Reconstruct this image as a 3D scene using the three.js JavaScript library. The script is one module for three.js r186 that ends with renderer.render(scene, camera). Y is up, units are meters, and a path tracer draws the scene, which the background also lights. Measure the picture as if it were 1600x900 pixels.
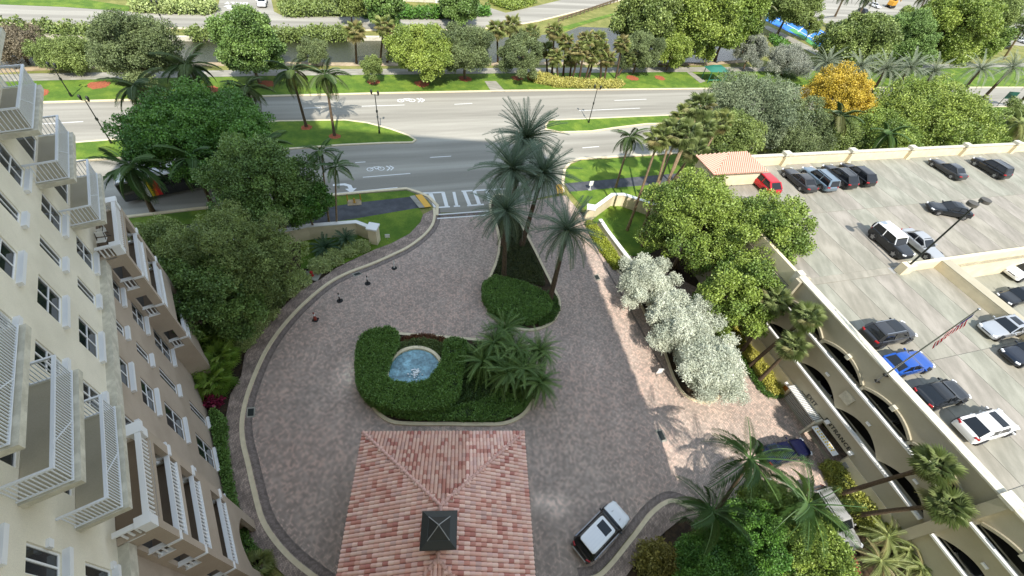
import * as THREE from 'three';
import { FontLoader } from 'three/addons/loaders/FontLoader.js';
import { RoundedBoxGeometry } from 'three/addons/geometries/RoundedBoxGeometry.js';
import { mergeGeometries } from 'three/addons/utils/BufferGeometryUtils.js';

// ---------- camera, sky, sun, exposure ----------
const scene = new THREE.Scene();
const camera = new THREE.PerspectiveCamera(66.73, 16 / 9, 0.3, 6000);
camera.position.set(0, 36.5, 0);
camera.rotation.set(-0.828, 0, 0.1686, 'XYZ');
const SKY = 1.06;
const sunDir = new THREE.Vector3(0.18, 0.78, 0.599).normalize();
{ // bright hazy sky with thin scattered cloud, the same all round
  const w = 1024, h = 512, d = new Float32Array(w * h * 4), hs = (x, y, z) => { let n = Math.imul(x, 374761393) + Math.imul(y, 668265263) + Math.imul(z, 2147483647 - 56445) | 0; n = Math.imul(n ^ (n >>> 13), 1274126177); return ((n ^ (n >>> 16)) >>> 0) / 4294967296; };
  const n3 = (x, y, z) => { const i = Math.floor(x), j = Math.floor(y), k = Math.floor(z), f = (t) => t * t * (3 - 2 * t), u = f(x - i), v = f(y - j), q = f(z - k), m = (a, b, t) => a + (b - a) * t; return m(m(m(hs(i, j, k), hs(i + 1, j, k), u), m(hs(i, j + 1, k), hs(i + 1, j + 1, k), u), v), m(m(hs(i, j, k + 1), hs(i + 1, j, k + 1), u), m(hs(i, j + 1, k + 1), hs(i + 1, j + 1, k + 1), u), v), q); };
  for (let j = 0; j < h; j++) for (let i = 0; i < w; i++) { const el = ((j + 0.5) / h - 0.5) * Math.PI, az = (i + 0.5) / w * 2 * Math.PI, e = Math.max(0.02, Math.sin(el)), t = Math.pow(e, 0.5), x = Math.cos(az) * Math.cos(el) / (e + 0.12), z = Math.sin(az) * Math.cos(el) / (e + 0.12); let c = 0, a = 0.5; for (let o = 0, f = 1.3; o < 5; o++, f *= 2.1, a *= 0.55) c += a * n3(x * f + 7, 3 + o * 9, z * f + 11); c = Math.min(1, Math.max(0, (c - 0.5) * 3)); const k = (j * w + i) * 4; d[k] = SKY * (0.86 + (0.44 - 0.86) * t + c * 0.46 * t); d[k + 1] = SKY * (0.89 + (0.6 - 0.89) * t + c * 0.36 * t); d[k + 2] = SKY * (0.92 + (0.83 - 0.92) * t + c * 0.2 * t); d[k + 3] = 1; }
  const t = new THREE.DataTexture(d, w, h, THREE.RGBAFormat, THREE.FloatType); t.mapping = THREE.EquirectangularReflectionMapping; t.magFilter = t.minFilter = THREE.LinearFilter; t.needsUpdate = true; scene.background = t; scene.environment = t;
}
const sun = new THREE.DirectionalLight(new THREE.Color(1, 0.94, 0.85), 4.9);
sun.position.copy(sunDir).multiplyScalar(300);
sun.castShadow = true;
sun.shadow.mapSize.set(4096, 4096);
Object.assign(sun.shadow.camera, { left: -180, right: 180, top: 180, bottom: -180, near: 1, far: 800 });
sun.name = 'sun';
scene.add(sun, sun.target);
const renderer = new THREE.WebGLRenderer({ antialias: true });
renderer.toneMapping = THREE.LinearToneMapping;
renderer.toneMappingExposure = 1.34;
renderer.shadowMap.enabled = true;

// ---------- helpers ----------
let seed = 7;
const rnd = () => { seed = (seed + 0x6D2B79F5) | 0; let t = Math.imul(seed ^ (seed >>> 15), 1 | seed); t = (t + Math.imul(t ^ (t >>> 7), 61 | t)) ^ t; return ((t ^ (t >>> 14)) >>> 0) / 4294967296; };
const rr = (a, b) => a + (b - a) * rnd();
const lerp = (a, b, t) => a + (b - a) * t, PI = Math.PI, V3 = (x, y, z) => new THREE.Vector3(x, y, z);
const C = (r, g, b) => new THREE.Color().setRGB(r, g, b);
const hash = (x, y) => { let h = Math.imul(x, 374761393) + Math.imul(y, 668265263) | 0; h = Math.imul(h ^ (h >>> 13), 1274126177); return ((h ^ (h >>> 16)) >>> 0) / 4294967296; };
function vnoise(x, y) { const i = Math.floor(x), j = Math.floor(y); let u = x - i, v = y - j; u = u * u * (3 - 2 * u); v = v * v * (3 - 2 * v); return lerp(lerp(hash(i, j), hash(i + 1, j), u), lerp(hash(i, j + 1), hash(i + 1, j + 1), u), v); }
const fbm = (x, y, o = 4) => { let s = 0, a = 0.5, n = 0; for (let k = 0; k < o; k++) { s += a * vnoise(x, y); n += a; a *= 0.5; x = x * 2.03 + 17.1; y = y * 2.03 + 5.3; } return s / n; };
function texture(w, h, fn, srgb = true) {
  const d = new Uint8Array(w * h * 4);
  for (let j = 0, k = 0; j < h; j++) for (let i = 0; i < w; i++, k += 4) { const c = fn(i, j); d[k] = Math.min(255, c[0] * 255); d[k + 1] = Math.min(255, c[1] * 255); d[k + 2] = Math.min(255, c[2] * 255); d[k + 3] = 255; }
  const t = new THREE.DataTexture(d, w, h); t.magFilter = THREE.LinearFilter; t.minFilter = THREE.LinearMipmapLinearFilter; t.generateMipmaps = true; t.wrapS = t.wrapT = THREE.RepeatWrapping;
  if (srgb) t.colorSpace = THREE.SRGBColorSpace; t.needsUpdate = true; return t;
}
// a mottled tone between two sRGB colours that tiles; scale in pixels of the largest blotch
function pnoise(x, y, nx, ny, k) { const i = Math.floor(x), j = Math.floor(y); let u = x - i, v = y - j; u = u * u * (3 - 2 * u); v = v * v * (3 - 2 * v); const h = (a, b) => hash((a % nx) + k * 971, (b % ny) + k * 131); return lerp(lerp(h(i, j), h(i + 1, j), u), lerp(h(i, j + 1), h(i + 1, j + 1), u), v); }
function pfbm(u, v, nx, ny, o = 5) { let s = 0, a = 0.5, n = 0; for (let k = 0; k < o; k++) { s += a * pnoise(u * nx, v * ny, nx, ny, k); n += a; a *= 0.55; nx *= 2; ny *= 2; } return s / n; }
const mottled = (a, b, n = 512, scale = 60, grain = 0.12, sx = 1, sy = 1) => { const nx = Math.max(1, Math.round(n / scale * sx)), ny = Math.max(1, Math.round(n / scale * sy)); return texture(n, n, (i, j) => {
  const q = pfbm(i / n, j / n, nx, ny), f = Math.min(1, Math.max(0, (q - 0.25) * 2)), g = 1 + (hash(i, j) - 0.5) * grain * 2;
  return [lerp(a[0], b[0], f) * g, lerp(a[1], b[1], f) * g, lerp(a[2], b[2], f) * g]; }); };
const grainMap = texture(256, 256, (i, j) => { const v = 0.5 * hash(i, j) + 0.5 * pfbm(i / 256, j / 256, 28, 28, 3); return [v, v, v]; }, false);
function mat(o) { const m = o.transmission !== undefined || o.clearcoat !== undefined ? new THREE.MeshPhysicalMaterial(o) : new THREE.MeshStandardMaterial(o); if (o.both !== false) m.side = THREE.DoubleSide; return m; }
const rep = (t, m) => { const c = t.clone(); c.repeat.set(1 / m, 1 / m); c.needsUpdate = true; return c; };
const taken = {};
function numbered(n) { const k = taken[n] = (taken[n] ?? -1) + 1; return k ? n + '_' + String(k).padStart(3, '0') : n; }
function tag(o, label, category, group, kind) { if (label) o.userData.label = label; if (category) o.userData.category = category; if (group) o.userData.group = group; if (kind) o.userData.kind = kind; return o; }
function mesh(name, g, m, parent = scene) { const o = new THREE.Mesh(g, m); o.name = parent === scene ? numbered(name) : name; o.castShadow = o.receiveShadow = true; parent.add(o); return o; }
function thing(name, label, category, pos = [0, 0, 0], turn = 0, group) { const o = new THREE.Group(); o.name = numbered(name); o.position.set(...pos); o.rotation.y = turn; scene.add(o); return tag(o, label, category, group); }
const struct = (name, g, m, label) => tag(mesh(name, g, m), label, null, null, 'structure');
function bx(x0, x1, y0, y1, z0, z1) { const g = new THREE.BoxGeometry(x1 - x0, y1 - y0, z1 - z0); g.translate((x0 + x1) / 2, (y0 + y1) / 2, (z0 + z1) / 2); return metric(g); }
// box faces with uv in metres
function metric(g) { const p = g.attributes.position, n = g.attributes.normal, u = g.attributes.uv; if (!u) return g; for (let i = 0; i < p.count; i++) { const ax = Math.abs(n.getX(i)), ay = Math.abs(n.getY(i)), az = Math.abs(n.getZ(i)); if (ay >= ax && ay >= az) u.setXY(i, p.getX(i), p.getZ(i)); else if (ax > az) u.setXY(i, p.getZ(i), p.getY(i)); else u.setXY(i, p.getX(i), p.getY(i)); } return g; }
const merge = (gs) => gs.length === 1 ? gs[0] : mergeGeometries(gs.map((g) => g.index ? g.toNonIndexed() : g));
function bar(a, b, w, h) { const d = V3().subVectors(b, a), g = new THREE.BoxGeometry(w, h, d.length()); g.lookAt(d); g.translate((a.x + b.x) / 2, (a.y + b.y) / 2, (a.z + b.z) / 2); return g; }
// smooth line through [x, z] points
function smooth(pts, n = 60, closed = false) { const c = new THREE.CatmullRomCurve3(pts.map((p) => V3(p[0], 0, p[1])), closed, 'centripetal'); const o = c.getSpacedPoints(n).map((p) => [p.x, p.z]); if (closed) o.pop(); return o; }
function sheet(pts, y, holes = []) { const s = new THREE.Shape(pts.map((p) => new THREE.Vector2(p[0], -p[1]))); for (const h of holes) s.holes.push(new THREE.Path(h.map((p) => new THREE.Vector2(p[0], -p[1])))); const g = new THREE.ShapeGeometry(s); g.rotateX(-PI / 2); g.translate(0, y, 0); const p = g.attributes.position, u = g.attributes.uv; for (let i = 0; i < p.count; i++) u.setXY(i, p.getX(i), p.getZ(i)); return g; }
function prism(pts, y0, y1, bevel = 0) { const s = new THREE.Shape(pts.map((p) => new THREE.Vector2(p[0], -p[1]))); const g = new THREE.ExtrudeGeometry(s, { depth: y1 - y0 - bevel, bevelEnabled: bevel > 0, bevelSize: bevel, bevelThickness: bevel, bevelSegments: 2, bevelOffset: -bevel }); g.rotateX(-PI / 2); g.translate(0, y0, 0); return metric(g); }
function offset(pts, d, closed) { const n = pts.length; return pts.map((p, i) => { const a = pts[closed ? (i + n - 1) % n : Math.max(0, i - 1)], b = pts[closed ? (i + 1) % n : Math.min(n - 1, i + 1)]; const dx = b[0] - a[0], dz = b[1] - a[1], l = Math.hypot(dx, dz) || 1; return [p[0] - dz / l * d, p[1] + dx / l * d]; }); }
// a strip of width w (from offset o) along a line, as a solid from y0 to y1, or a flat sheet when y0 is null
function strip(pts, o, w, y0, y1, closed = false) {
  const A = offset(pts, o, closed), B = offset(pts, o + w, closed), pos = [], uv = [], n = pts.length, m = closed ? n : n - 1; let L = 0;
  const quad = (a, b, c, d, u0, u1, v0, v1) => { pos.push(...a, ...b, ...c, ...a, ...c, ...d); uv.push(u0, v0, u1, v0, u1, v1, u0, v0, u1, v1, u0, v1); };
  for (let i = 0; i < m; i++) { const k = (i + 1) % n, l = Math.hypot(pts[k][0] - pts[i][0], pts[k][1] - pts[i][1]); const P = (p, y) => [p[0], y, p[1]];
    quad(P(A[i], y1), P(A[k], y1), P(B[k], y1), P(B[i], y1), L, L + l, 0, w);
    if (y0 !== null) { quad(P(A[i], y0), P(A[k], y0), P(A[k], y1), P(A[i], y1), L, L + l, 0, y1 - y0); quad(P(B[i], y1), P(B[k], y1), P(B[k], y0), P(B[i], y0), L, L + l, 0, y1 - y0); if (!closed && (i === 0 || i === m - 1)) { const e = i === 0 ? i : k; quad(P(A[e], y0), P(B[e], y0), P(B[e], y1), P(A[e], y1), 0, w, 0, y1 - y0); } }
    L += l; }
  const g = new THREE.BufferGeometry(); g.setAttribute('position', new THREE.Float32BufferAttribute(pos, 3)); g.setAttribute('uv', new THREE.Float32BufferAttribute(uv, 2)); g.computeVertexNormals(); return g;
}
function tube(pts, radii, seg = 7) { const pos = [], idx = [], nor = [], uv = []; const n = pts.length; let L = 0; for (let i = 0; i < n; i++) { const t = V3().subVectors(pts[Math.min(n - 1, i + 1)], pts[Math.max(0, i - 1)]).normalize(); const a = V3().crossVectors(t, Math.abs(t.y) > 0.9 ? V3(1, 0, 0) : V3(0, 1, 0)).normalize(), b = V3().crossVectors(t, a); if (i) L += pts[i].distanceTo(pts[i - 1]); for (let j = 0; j <= seg; j++) { const q = j / seg * 2 * PI, d = a.clone().multiplyScalar(Math.cos(q)).addScaledVector(b, Math.sin(q)); pos.push(pts[i].x + d.x * radii[i], pts[i].y + d.y * radii[i], pts[i].z + d.z * radii[i]); nor.push(d.x, d.y, d.z); uv.push(j / seg, L); } } for (let i = 0; i < n - 1; i++) for (let j = 0; j < seg; j++) { const a = i * (seg + 1) + j, b = a + seg + 1; idx.push(a, a + 1, b, b, a + 1, b + 1); } const g = new THREE.BufferGeometry(); g.setAttribute('position', new THREE.Float32BufferAttribute(pos, 3)); g.setAttribute('normal', new THREE.Float32BufferAttribute(nor, 3)); g.setAttribute('uv', new THREE.Float32BufferAttribute(uv, 2)); g.setIndex(idx); return g; }
// rings of rounded sections along x: [x, yBottom, yTop, halfWidthBottom, halfWidthTop, squareness]
function loft(st, K = 24) { const pos = [], idx = []; const S = st.length; for (const [x, yb, yt, wb, wt, n = 5] of st) for (let k = 0; k < K; k++) { const q = k / K * 2 * PI, c = Math.cos(q), s = Math.sin(q), sy = Math.sign(s) * Math.abs(s) ** (2 / n), v = (sy + 1) / 2; pos.push(x, lerp(yb, yt, v), lerp(wb, wt, v) * Math.sign(c) * Math.abs(c) ** (2 / n)); } for (let i = 0; i < S - 1; i++) for (let k = 0; k < K; k++) { const a = i * K + k, b = i * K + (k + 1) % K; idx.push(a, a + K, b, b, a + K, b + K); } for (const [i, f] of [[0, 1], [S - 1, 0]]) { const c = pos.length / 3, [x, yb, yt] = st[i]; pos.push(x, (yb + yt) / 2, 0); for (let k = 0; k < K; k++) { const a = i * K + k, b = i * K + (k + 1) % K; f ? idx.push(c, a, b) : idx.push(c, b, a); } } const g = new THREE.BufferGeometry(); g.setAttribute('position', new THREE.Float32BufferAttribute(pos, 3)); g.setIndex(idx); g.computeVertexNormals(); return g; }
const font = await new FontLoader().loadAsync('fonts/droid/droid_sans_bold.typeface.json');
function lettering(text, size) { const g = new THREE.ShapeGeometry(font.generateShapes(text, size), 3); g.computeBoundingBox(); g.translate(-(g.boundingBox.max.x + g.boundingBox.min.x) / 2, 0, 0); return g; }

// ---------- materials ----------
const tx = {
  grass: mottled([0.29, 0.41, 0.09], [0.42, 0.51, 0.15], 512, 70, 0.3), grass2: mottled([0.42, 0.44, 0.2], [0.53, 0.52, 0.29], 512, 50, 0.25),
  road: mottled([0.53, 0.515, 0.475], [0.65, 0.635, 0.59], 1024, 160, 0.06, 0.2, 3), asphalt: mottled([0.26, 0.27, 0.29], [0.33, 0.34, 0.36], 512, 60, 0.12),
  conc: mottled([0.53, 0.52, 0.475], [0.63, 0.615, 0.57], 1024, 90, 0.06, 0.5, 1.6), stucco: mottled([0.86, 0.83, 0.745], [0.91, 0.88, 0.795], 512, 120, 0.05), brown: mottled([0.665, 0.605, 0.53], [0.71, 0.65, 0.575], 512, 130, 0.05),
  khaki: mottled([0.66, 0.63, 0.545], [0.7, 0.67, 0.59], 512, 140, 0.04), cream: mottled([0.83, 0.78, 0.66], [0.89, 0.84, 0.72], 512, 90, 0.05), soil: mottled([0.16, 0.13, 0.09], [0.28, 0.22, 0.15], 512, 30, 0.3),
  mulch: mottled([0.52, 0.27, 0.17], [0.68, 0.4, 0.27], 256, 14, 0.35), bark: mottled([0.34, 0.29, 0.23], [0.50, 0.44, 0.37], 256, 26, 0.2, 2, 0.8), stain: mottled([0.72, 0.70, 0.63], [0.83, 0.81, 0.74], 512, 60, 0.08), sand: mottled([0.56, 0.50, 0.40], [0.70, 0.63, 0.52], 256, 40, 0.15),
};
const M = {
  grass: mat({ map: rep(tx.grass, 9), roughness: 0.95, bumpMap: rep(grainMap, 2), bumpScale: 0.03 }), grassFar: mat({ map: rep(tx.grass2, 14), roughness: 0.95, bumpMap: rep(grainMap, 3), bumpScale: 0.03 }),
  road: mat({ map: (() => { const t = rep(tx.road, 26); t.rotation = -0.416; return t; })(), roughness: 0.85 }), asphalt: mat({ map: rep(tx.asphalt, 6), roughness: 0.9 }), paint: mat({ color: C(0.78, 0.78, 0.76), roughness: 0.7 }), yellow: mat({ color: C(0.75, 0.42, 0.06), roughness: 0.7 }),
  kerb: mat({ map: rep(tx.cream, 3), color: C(1, 0.98, 0.96), roughness: 0.8 }), walk: mat({ map: rep(tx.conc, 7), roughness: 0.85 }), deck: [0, 1, 2, 3].map((k) => { const t = rep(tx.conc, 11); t.offset.set(k * 0.31, k * 0.17); t.rotation = 0.4; return mat({ map: t, roughness: 0.88, color: C(0.92 + 0.04 * (k % 2), 0.92 + 0.03 * (k % 3) / 2, 0.9 + 0.03 * k / 3) }); }),
  stucco: mat({ map: rep(tx.stucco, 5), roughness: 0.9, bumpMap: rep(grainMap, 1.5), bumpScale: 0.006 }), brown: mat({ map: rep(tx.brown, 5), roughness: 0.9, bumpMap: rep(grainMap, 1.5), bumpScale: 0.006 }), khaki: mat({ map: rep(tx.khaki, 6), roughness: 0.9 }), cream: mat({ map: rep(tx.cream, 5), roughness: 0.88 }),
  stain: mat({ map: rep(tx.stain, 2.4), roughness: 0.85 }), white: mat({ color: C(0.78, 0.78, 0.76), roughness: 0.55 }), rail: mat({ color: C(0.74, 0.77, 0.80), roughness: 0.4 }), grey: mat({ color: C(0.30, 0.30, 0.29), roughness: 0.7 }),
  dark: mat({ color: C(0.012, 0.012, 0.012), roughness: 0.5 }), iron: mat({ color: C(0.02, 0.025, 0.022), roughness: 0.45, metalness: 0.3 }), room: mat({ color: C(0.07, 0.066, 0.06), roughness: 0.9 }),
  glass: mat({ color: C(0.012, 0.017, 0.02), roughness: 0.06, metalness: 0 }), tint: mat({ color: C(0.01, 0.012, 0.015), roughness: 0.04 }), soil: mat({ map: rep(tx.soil, 4), roughness: 1 }), mulch: mat({ map: rep(tx.mulch, 1.6), roughness: 1 }), bark: mat({ map: rep(tx.bark, 1), roughness: 0.95 }),
  palmBark: mat({ map: rep(tx.bark, 0.7), color: C(0.62, 0.56, 0.48), roughness: 0.95, bumpMap: rep(grainMap, 0.5), bumpScale: 0.02 }), paleBark: mat({ map: rep(tx.bark, 1.2), color: C(1.7, 1.6, 1.45), roughness: 0.9 }), sand: mat({ map: rep(tx.sand, 5), roughness: 1 }), core: mat({ color: C(0.02, 0.032, 0.01), roughness: 1 }),
  tile: mat({ map: rep(tx.brown, 3), color: C(0.42, 0.38, 0.34), roughness: 0.8 }), rubber: mat({ color: C(0.015, 0.015, 0.016), roughness: 0.85 }), alloy: mat({ color: C(0.45, 0.46, 0.48), roughness: 0.3, metalness: 0.9 }), red: mat({ color: C(0.35, 0.01, 0.012), roughness: 0.25 }), lamp: mat({ color: C(0.75, 0.77, 0.8), roughness: 0.15 }), orange: mat({ color: C(0.7, 0.16, 0.03), roughness: 0.7 }),
};
const leafMat = (rough = 0.55, tr = 0) => mat({ color: C(1, 1, 1), roughness: rough, ...(tr ? { transmission: tr, thickness: 0 } : {}) });
const LEAF = leafMat(), FROND = {};
const frondMat = (key, c, rough = 0.5) => FROND[key] ??= mat({ color: C(...c), roughness: rough, transmission: 0.2, thickness: 0 });

// ---------- ground, roads, court ----------
// court paving: herringbone pavers, worn and stained, one unrepeated map over 62 m
const courtTex = texture(2048, 2048, (i, j) => {
  const m = 62 / 2048, x = i * m, y = j * m, w = 0.125, a = (x * 0.84 + y * 0.54) / w, b = (-x * 0.54 + y * 0.84) / w;
  const ci = Math.floor(a), cj = Math.floor(b), k = (((ci - cj) % 4) + 4) % 4, fx = a - ci, fy = b - cj; let id, jt;
  if (k === 0) { id = hash(ci, cj); jt = Math.min(fx, fy, 1 - fy); } else if (k === 1) { id = hash(ci - 1, cj); jt = Math.min(1 - fx, fy, 1 - fy); } else if (k === 2) { id = hash(ci + 31, cj); jt = Math.min(fx, 1 - fx, 1 - fy); } else { id = hash(ci + 31, cj + 1); jt = Math.min(fx, 1 - fx, fy); }
  const stain = fbm(x / 3.1, y / 3.1, 4), warm = fbm(x / 7 + 40, y / 7, 3), wear = fbm(x / 0.9, y / 5, 3);
  let v = (0.665 + (id - 0.5) * 0.17) * (0.955 + 0.09 * stain) * (0.95 + 0.1 * wear); if (jt < 0.14) v *= 0.78;
  const wet = Math.max(0, 1 - Math.hypot((x - 14.6) / 1.7, (y - 40.2) / 3.2)) + Math.max(0, 1 - Math.hypot((x - 33.8) / 2.2, (y - 48.6) / 1.2)); v *= 1 + 0.5 * Math.min(1, wet) * (0.3 + fbm(x * 1.7, y * 1.7, 3));
  const r = (id > 0.72 ? 0.055 : 0.03) * (0.5 + warm);
  return [v * (1.03 + r), v * (0.965 - r * 0.3), v * (0.9 - r * 0.6)]; });
courtTex.repeat.set(1 / 62, 1 / 62); courtTex.offset.set(28 / 62, 60 / 62);
const walkTex = texture(512, 512, (i, j) => { const u = i / 512 * 24, v = j / 512 * 12, row = Math.floor(u), c = Math.floor(v + (row % 2) * 0.5) % 12, fu = u - row, fv = v + (row % 2) * 0.5 - Math.floor(v + (row % 2) * 0.5), id = hash(row, c); let t = (0.56 + (id - 0.5) * 0.14) * (0.8 + 0.4 * pfbm(i / 512, j / 512, 5, 5)); if (Math.min(fu, 1 - fu) < 0.08 || Math.min(fv, 1 - fv) < 0.05) t *= 0.7; return [t * 1.09, t * 0.965, t * 0.88]; });
M.court = mat({ map: courtTex, roughness: 0.82, bumpMap: rep(grainMap, 0.8), bumpScale: 0.006 });
M.pavers = mat({ map: rep(walkTex, 2.6), roughness: 0.85 });
M.border = mat({ map: rep(walkTex, 1.3), color: C(0.66, 0.69, 0.74), roughness: 0.85 });

struct('ground', sheet([[-3000, 3000], [3000, 3000], [3000, -3000], [-3000, -3000]], -0.03), M.grassFar, 'dry green ground spreading under the whole neighbourhood');
// near ground round the drive: dark planted soil
struct('planting_soil', sheet([[-50.35, -33.93], [-25.2, -40.88], [-14.7, -43.78], [-8.35, -34.63], [-13.71, -3.7], [-16.52, -3.3], [-32.43, -17.45]], -0.012), M.soil, 'dark planted soil under the trees beside the wing');
struct('planting_soil', sheet([[7.4, -49.88], [16.82, -49.58], [41.04, -64.26], [41.56, -39.86], [29.42, -25.25], [23.97, -25.68]], -0.012), M.soil, 'dark planted soil between drive and car park');
struct('planting_soil', sheet([[10.84, -7.22], [16.33, -12.89], [20.7, -16.19], [27.6, -18.47], [32.26, -17], [37.48, -11.03], [36.01, -8.38], [10.76, -4.94]], -0.012), M.soil, 'dark planted soil in the bed near the gates');
const roadPts = [[-89.54, -43.25], [-79.11, -49.56], [-71.95, -53.59], [-50.53, -63.72], [-27.97, -74.17], [-6.31, -83.86], [29.4, -99.04], [67.46, -115.02], [136.81, -143.15], [221.71, -177.37]];
const roadNear = [[149.54, -103.64], [107.79, -101.57], [55.59, -83.47], [35.2, -75.39], [21.47, -69.43], [7.33, -63.3], [5.84, -61.68], [5.11, -59.61], [5.05, -56.28], [5.16, -53.84], [0.57, -50.65], [-5.04, -46.17], [-11.26, -44.45], [-13.12, -46.75], [-14.75, -47.61], [-16.36, -48.04], [-22.04, -45.5], [-28.56, -42.36], [-39, -37.07], [-45.09, -33.82], [-51.84, -30.54], [-63.01, -24.18]];
struct('road', sheet([...roadPts, ...roadNear], 0.004), M.road, 'pale two way road running across behind the entrance');
struct('kerb', strip(roadPts, -0.35, 0.4, 0, 0.14), M.kerb, 'pale kerb along the far side of the road');
const lawnFar = [...roadPts, ...[[260.12, -216.61], [155.7, -170.23], [53.99, -122.5], [-7.67, -94.67], [-51.15, -74.75], [-79.93, -60.57], [-98.07, -50.42]]];
struct('lawn', sheet(lawnFar, 0.02), M.grass, 'sunny lawn strip along the far side of the road');
const wk = [[-97.38, -49.84], [-79.29, -59.85], [-50.65, -73.81], [-7.51, -93.38], [53.47, -120.62], [154.05, -167.86], [257.82, -214.25]];
struct('footpath', strip(wk, -1.3, 2.6, null, 0.045), M.walk, 'pale concrete footpath crossing the lawn beyond the road');
struct('footpath', sheet([[-12.04, -86.16], [-9.89, -87.04], [-7.45, -83.12], [-9.98, -81.97]], 0.05), M.walk, 'short concrete path stub meeting the far kerb');
struct('footpath', sheet([[31.32, -109.13], [32.6, -109.68], [35.18, -105.65], [33.58, -103.94]], 0.05), M.walk, 'narrow concrete path beside the green bus shelter');
struct('lawn', sheet([[-98.07, -50.42], [-79.93, -60.57], [-51.15, -74.75], [-7.67, -94.67], [53.99, -122.5], [55.07, -126.4], [20.52, -110.58], [-8.07, -97.85], [-36.46, -84.87], [-52.42, -77.17], [-70.19, -69.32], [-80.75, -61.49]], 0.012), M.grassFar, 'thin lawn between footpath and canal bank');
// canal
const bankN = [[-87.89, -58.43], [-80.59, -63.65], [-70.34, -69.54], [-52.82, -77.92], [-36.46, -84.87], [-20.55, -91.94], [-1.38, -100.82], [14.39, -107.85], [36.81, -117.42], [51.81, -126.7]], bankF = [[58.48, -145.48], [32.94, -135.44], [15.24, -132.16], [5.83, -128.31], [1.93, -121.34], [-9.92, -112.63], [-23.33, -104.29], [-41.64, -95.31], [-63.75, -84.47], [-72.9, -79.64], [-82.76, -75.48], [-91.02, -73.05], [-100.33, -71.02]];
M.water = mat({ color: C(0.035, 0.04, 0.02), roughness: 0.08, bumpMap: rep(grainMap, 6), bumpScale: 0.05 });
struct('water', sheet([...bankN, ...bankF], 0.03), M.water, 'still dark green canal beyond the lawn');
struct('canal_bank', strip(bankN, 0, 1.6, 0, 0.06), M.sand, 'bare sandy bank along the near side of the canal');
tag(mesh('seawall', strip(bankF.slice(6), -0.7, 0.8, 0, 0.75), M.stain), 'pale concrete seawall along the far side of the canal', 'seawall');
const farN = [[-112.52, -68.03], [-98.44, -76.17], [-89.93, -79.94], [-80.64, -83.68], [-70.56, -87.38], [-59.95, -91.46], [-49.2, -97.14], [-37.55, -103.54], [-24.65, -110.14], [-13.71, -117.66], [-5.05, -127.26], [4.67, -141.03], [16.13, -157.26], [27.55, -175.26]], farF = [[16.58, -169.96], [4.28, -156.41], [-2.87, -145.38], [-12.29, -131.5], [-13.74, -129.56], [-22.98, -133.53], [-25.74, -134.32], [-30.58, -136.4], [-33.39, -133.42], [-22.76, -127.84], [-16.87, -127.81], [-26.8, -119.65], [-40.1, -111.36], [-59.8, -101.98], [-62.23, -103.43], [-66.19, -110.15], [-68.72, -115.19], [-77.85, -109.5], [-75.22, -104.75], [-72.97, -100.18], [-72.89, -96.54], [-85.5, -90.36], [-96.08, -87.37], [-105.41, -83.67], [-121.7, -76.16]];
struct('road', sheet([...farN, ...farF], 0.008), M.road, 'pale curving road beyond the canal');
struct('kerb', strip(farN, 0, 0.5, 0, 0.15), M.kerb, 'pale kerb of the road beyond the canal');
struct('lawn', sheet([[-121.7, -76.16], [-105.41, -83.67], [-96.08, -87.37], [-85.5, -90.36], [-86.84, -93.13], [-93.84, -92.7], [-100.35, -92.53], [-125.66, -79.66]], 0.02), M.grass, 'bright lawn at the far left beyond the canal road');
struct('lawn', sheet([[0.14, -124.34], [15.73, -146.01], [21.21, -159.57], [27.27, -171.97], [29.07, -168.54], [24.14, -158.54], [19.65, -149.45], [5, -127.88], [1.88, -122.28]], 0.02), M.grass, 'sloping lawn between guardrail and canal');
struct('parking_lot', sheet([[74.28, -187.68], [90.15, -216.2], [321.48, -361.61], [258.64, -244.21], [181.81, -200.72], [164.84, -189.93], [138.03, -183.42], [107.56, -158.18], [82.99, -141.73], [71.78, -152.04], [80.54, -149.75], [94.14, -169.15]], 0.01), M.road, 'sunlit concrete parking lot in the far right');
struct('footpath', sheet([[61.64, -157.36], [64.35, -160], [76.4, -138.74], [73.42, -135.52]], 0.03), M.walk, 'pale path running beside the blue sports court');
M.blue = mat({ color: C(0.03, 0.2, 0.62), roughness: 0.7 });
M.courtGreen = mat({ color: C(0.08, 0.3, 0.08), roughness: 0.8 });
// medians
function island(name, label, line, m, kw = 0.35, h = 0.14) { const g = thing(name, label, 'traffic island'); mesh('kerb', strip(line, 0, kw, 0, h, true), M.kerb, g); mesh('grass', sheet(line, h - 0.02), m, g); return g; }
const cw = (p) => { let a = 0; for (let i = 0; i < p.length; i++) { const q = p[(i + 1) % p.length]; a += p[i][0] * q[1] - q[0] * p[i][1]; } return a > 0 ? p : p.slice().reverse(); };
island('median', 'long grass median left of the junction with two palms and a lamp', cw([[-76.95, -36.52], [-63.81, -44.32], [-60.78, -46], [-56.02, -48.64], [-49.12, -53.2], [-39.56, -59.78], [-30.63, -63.3], [-27.11, -63.58], [-23.05, -62.88], [-19.88, -61.89], [-18.5, -60.94], [-18.8, -59.85], [-22.8, -58.32], [-28.26, -55.93], [-38.51, -50.77], [-48.86, -45.93], [-54.45, -43.67], [-60.52, -40.54], [-72.98, -33.01]]), M.grass);
island('median', 'rounded grass median right of the junction with a lamp', cw([[1.08, -71.07], [0.85, -72.61], [1.38, -74.7], [19.67, -82.97], [62.61, -102.12], [130.24, -128.88], [124.94, -121.51], [60.5, -96.53], [19.36, -79.4], [13.49, -75.87], [9.2, -73.09], [3.65, -70.83]]), M.grass);
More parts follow.
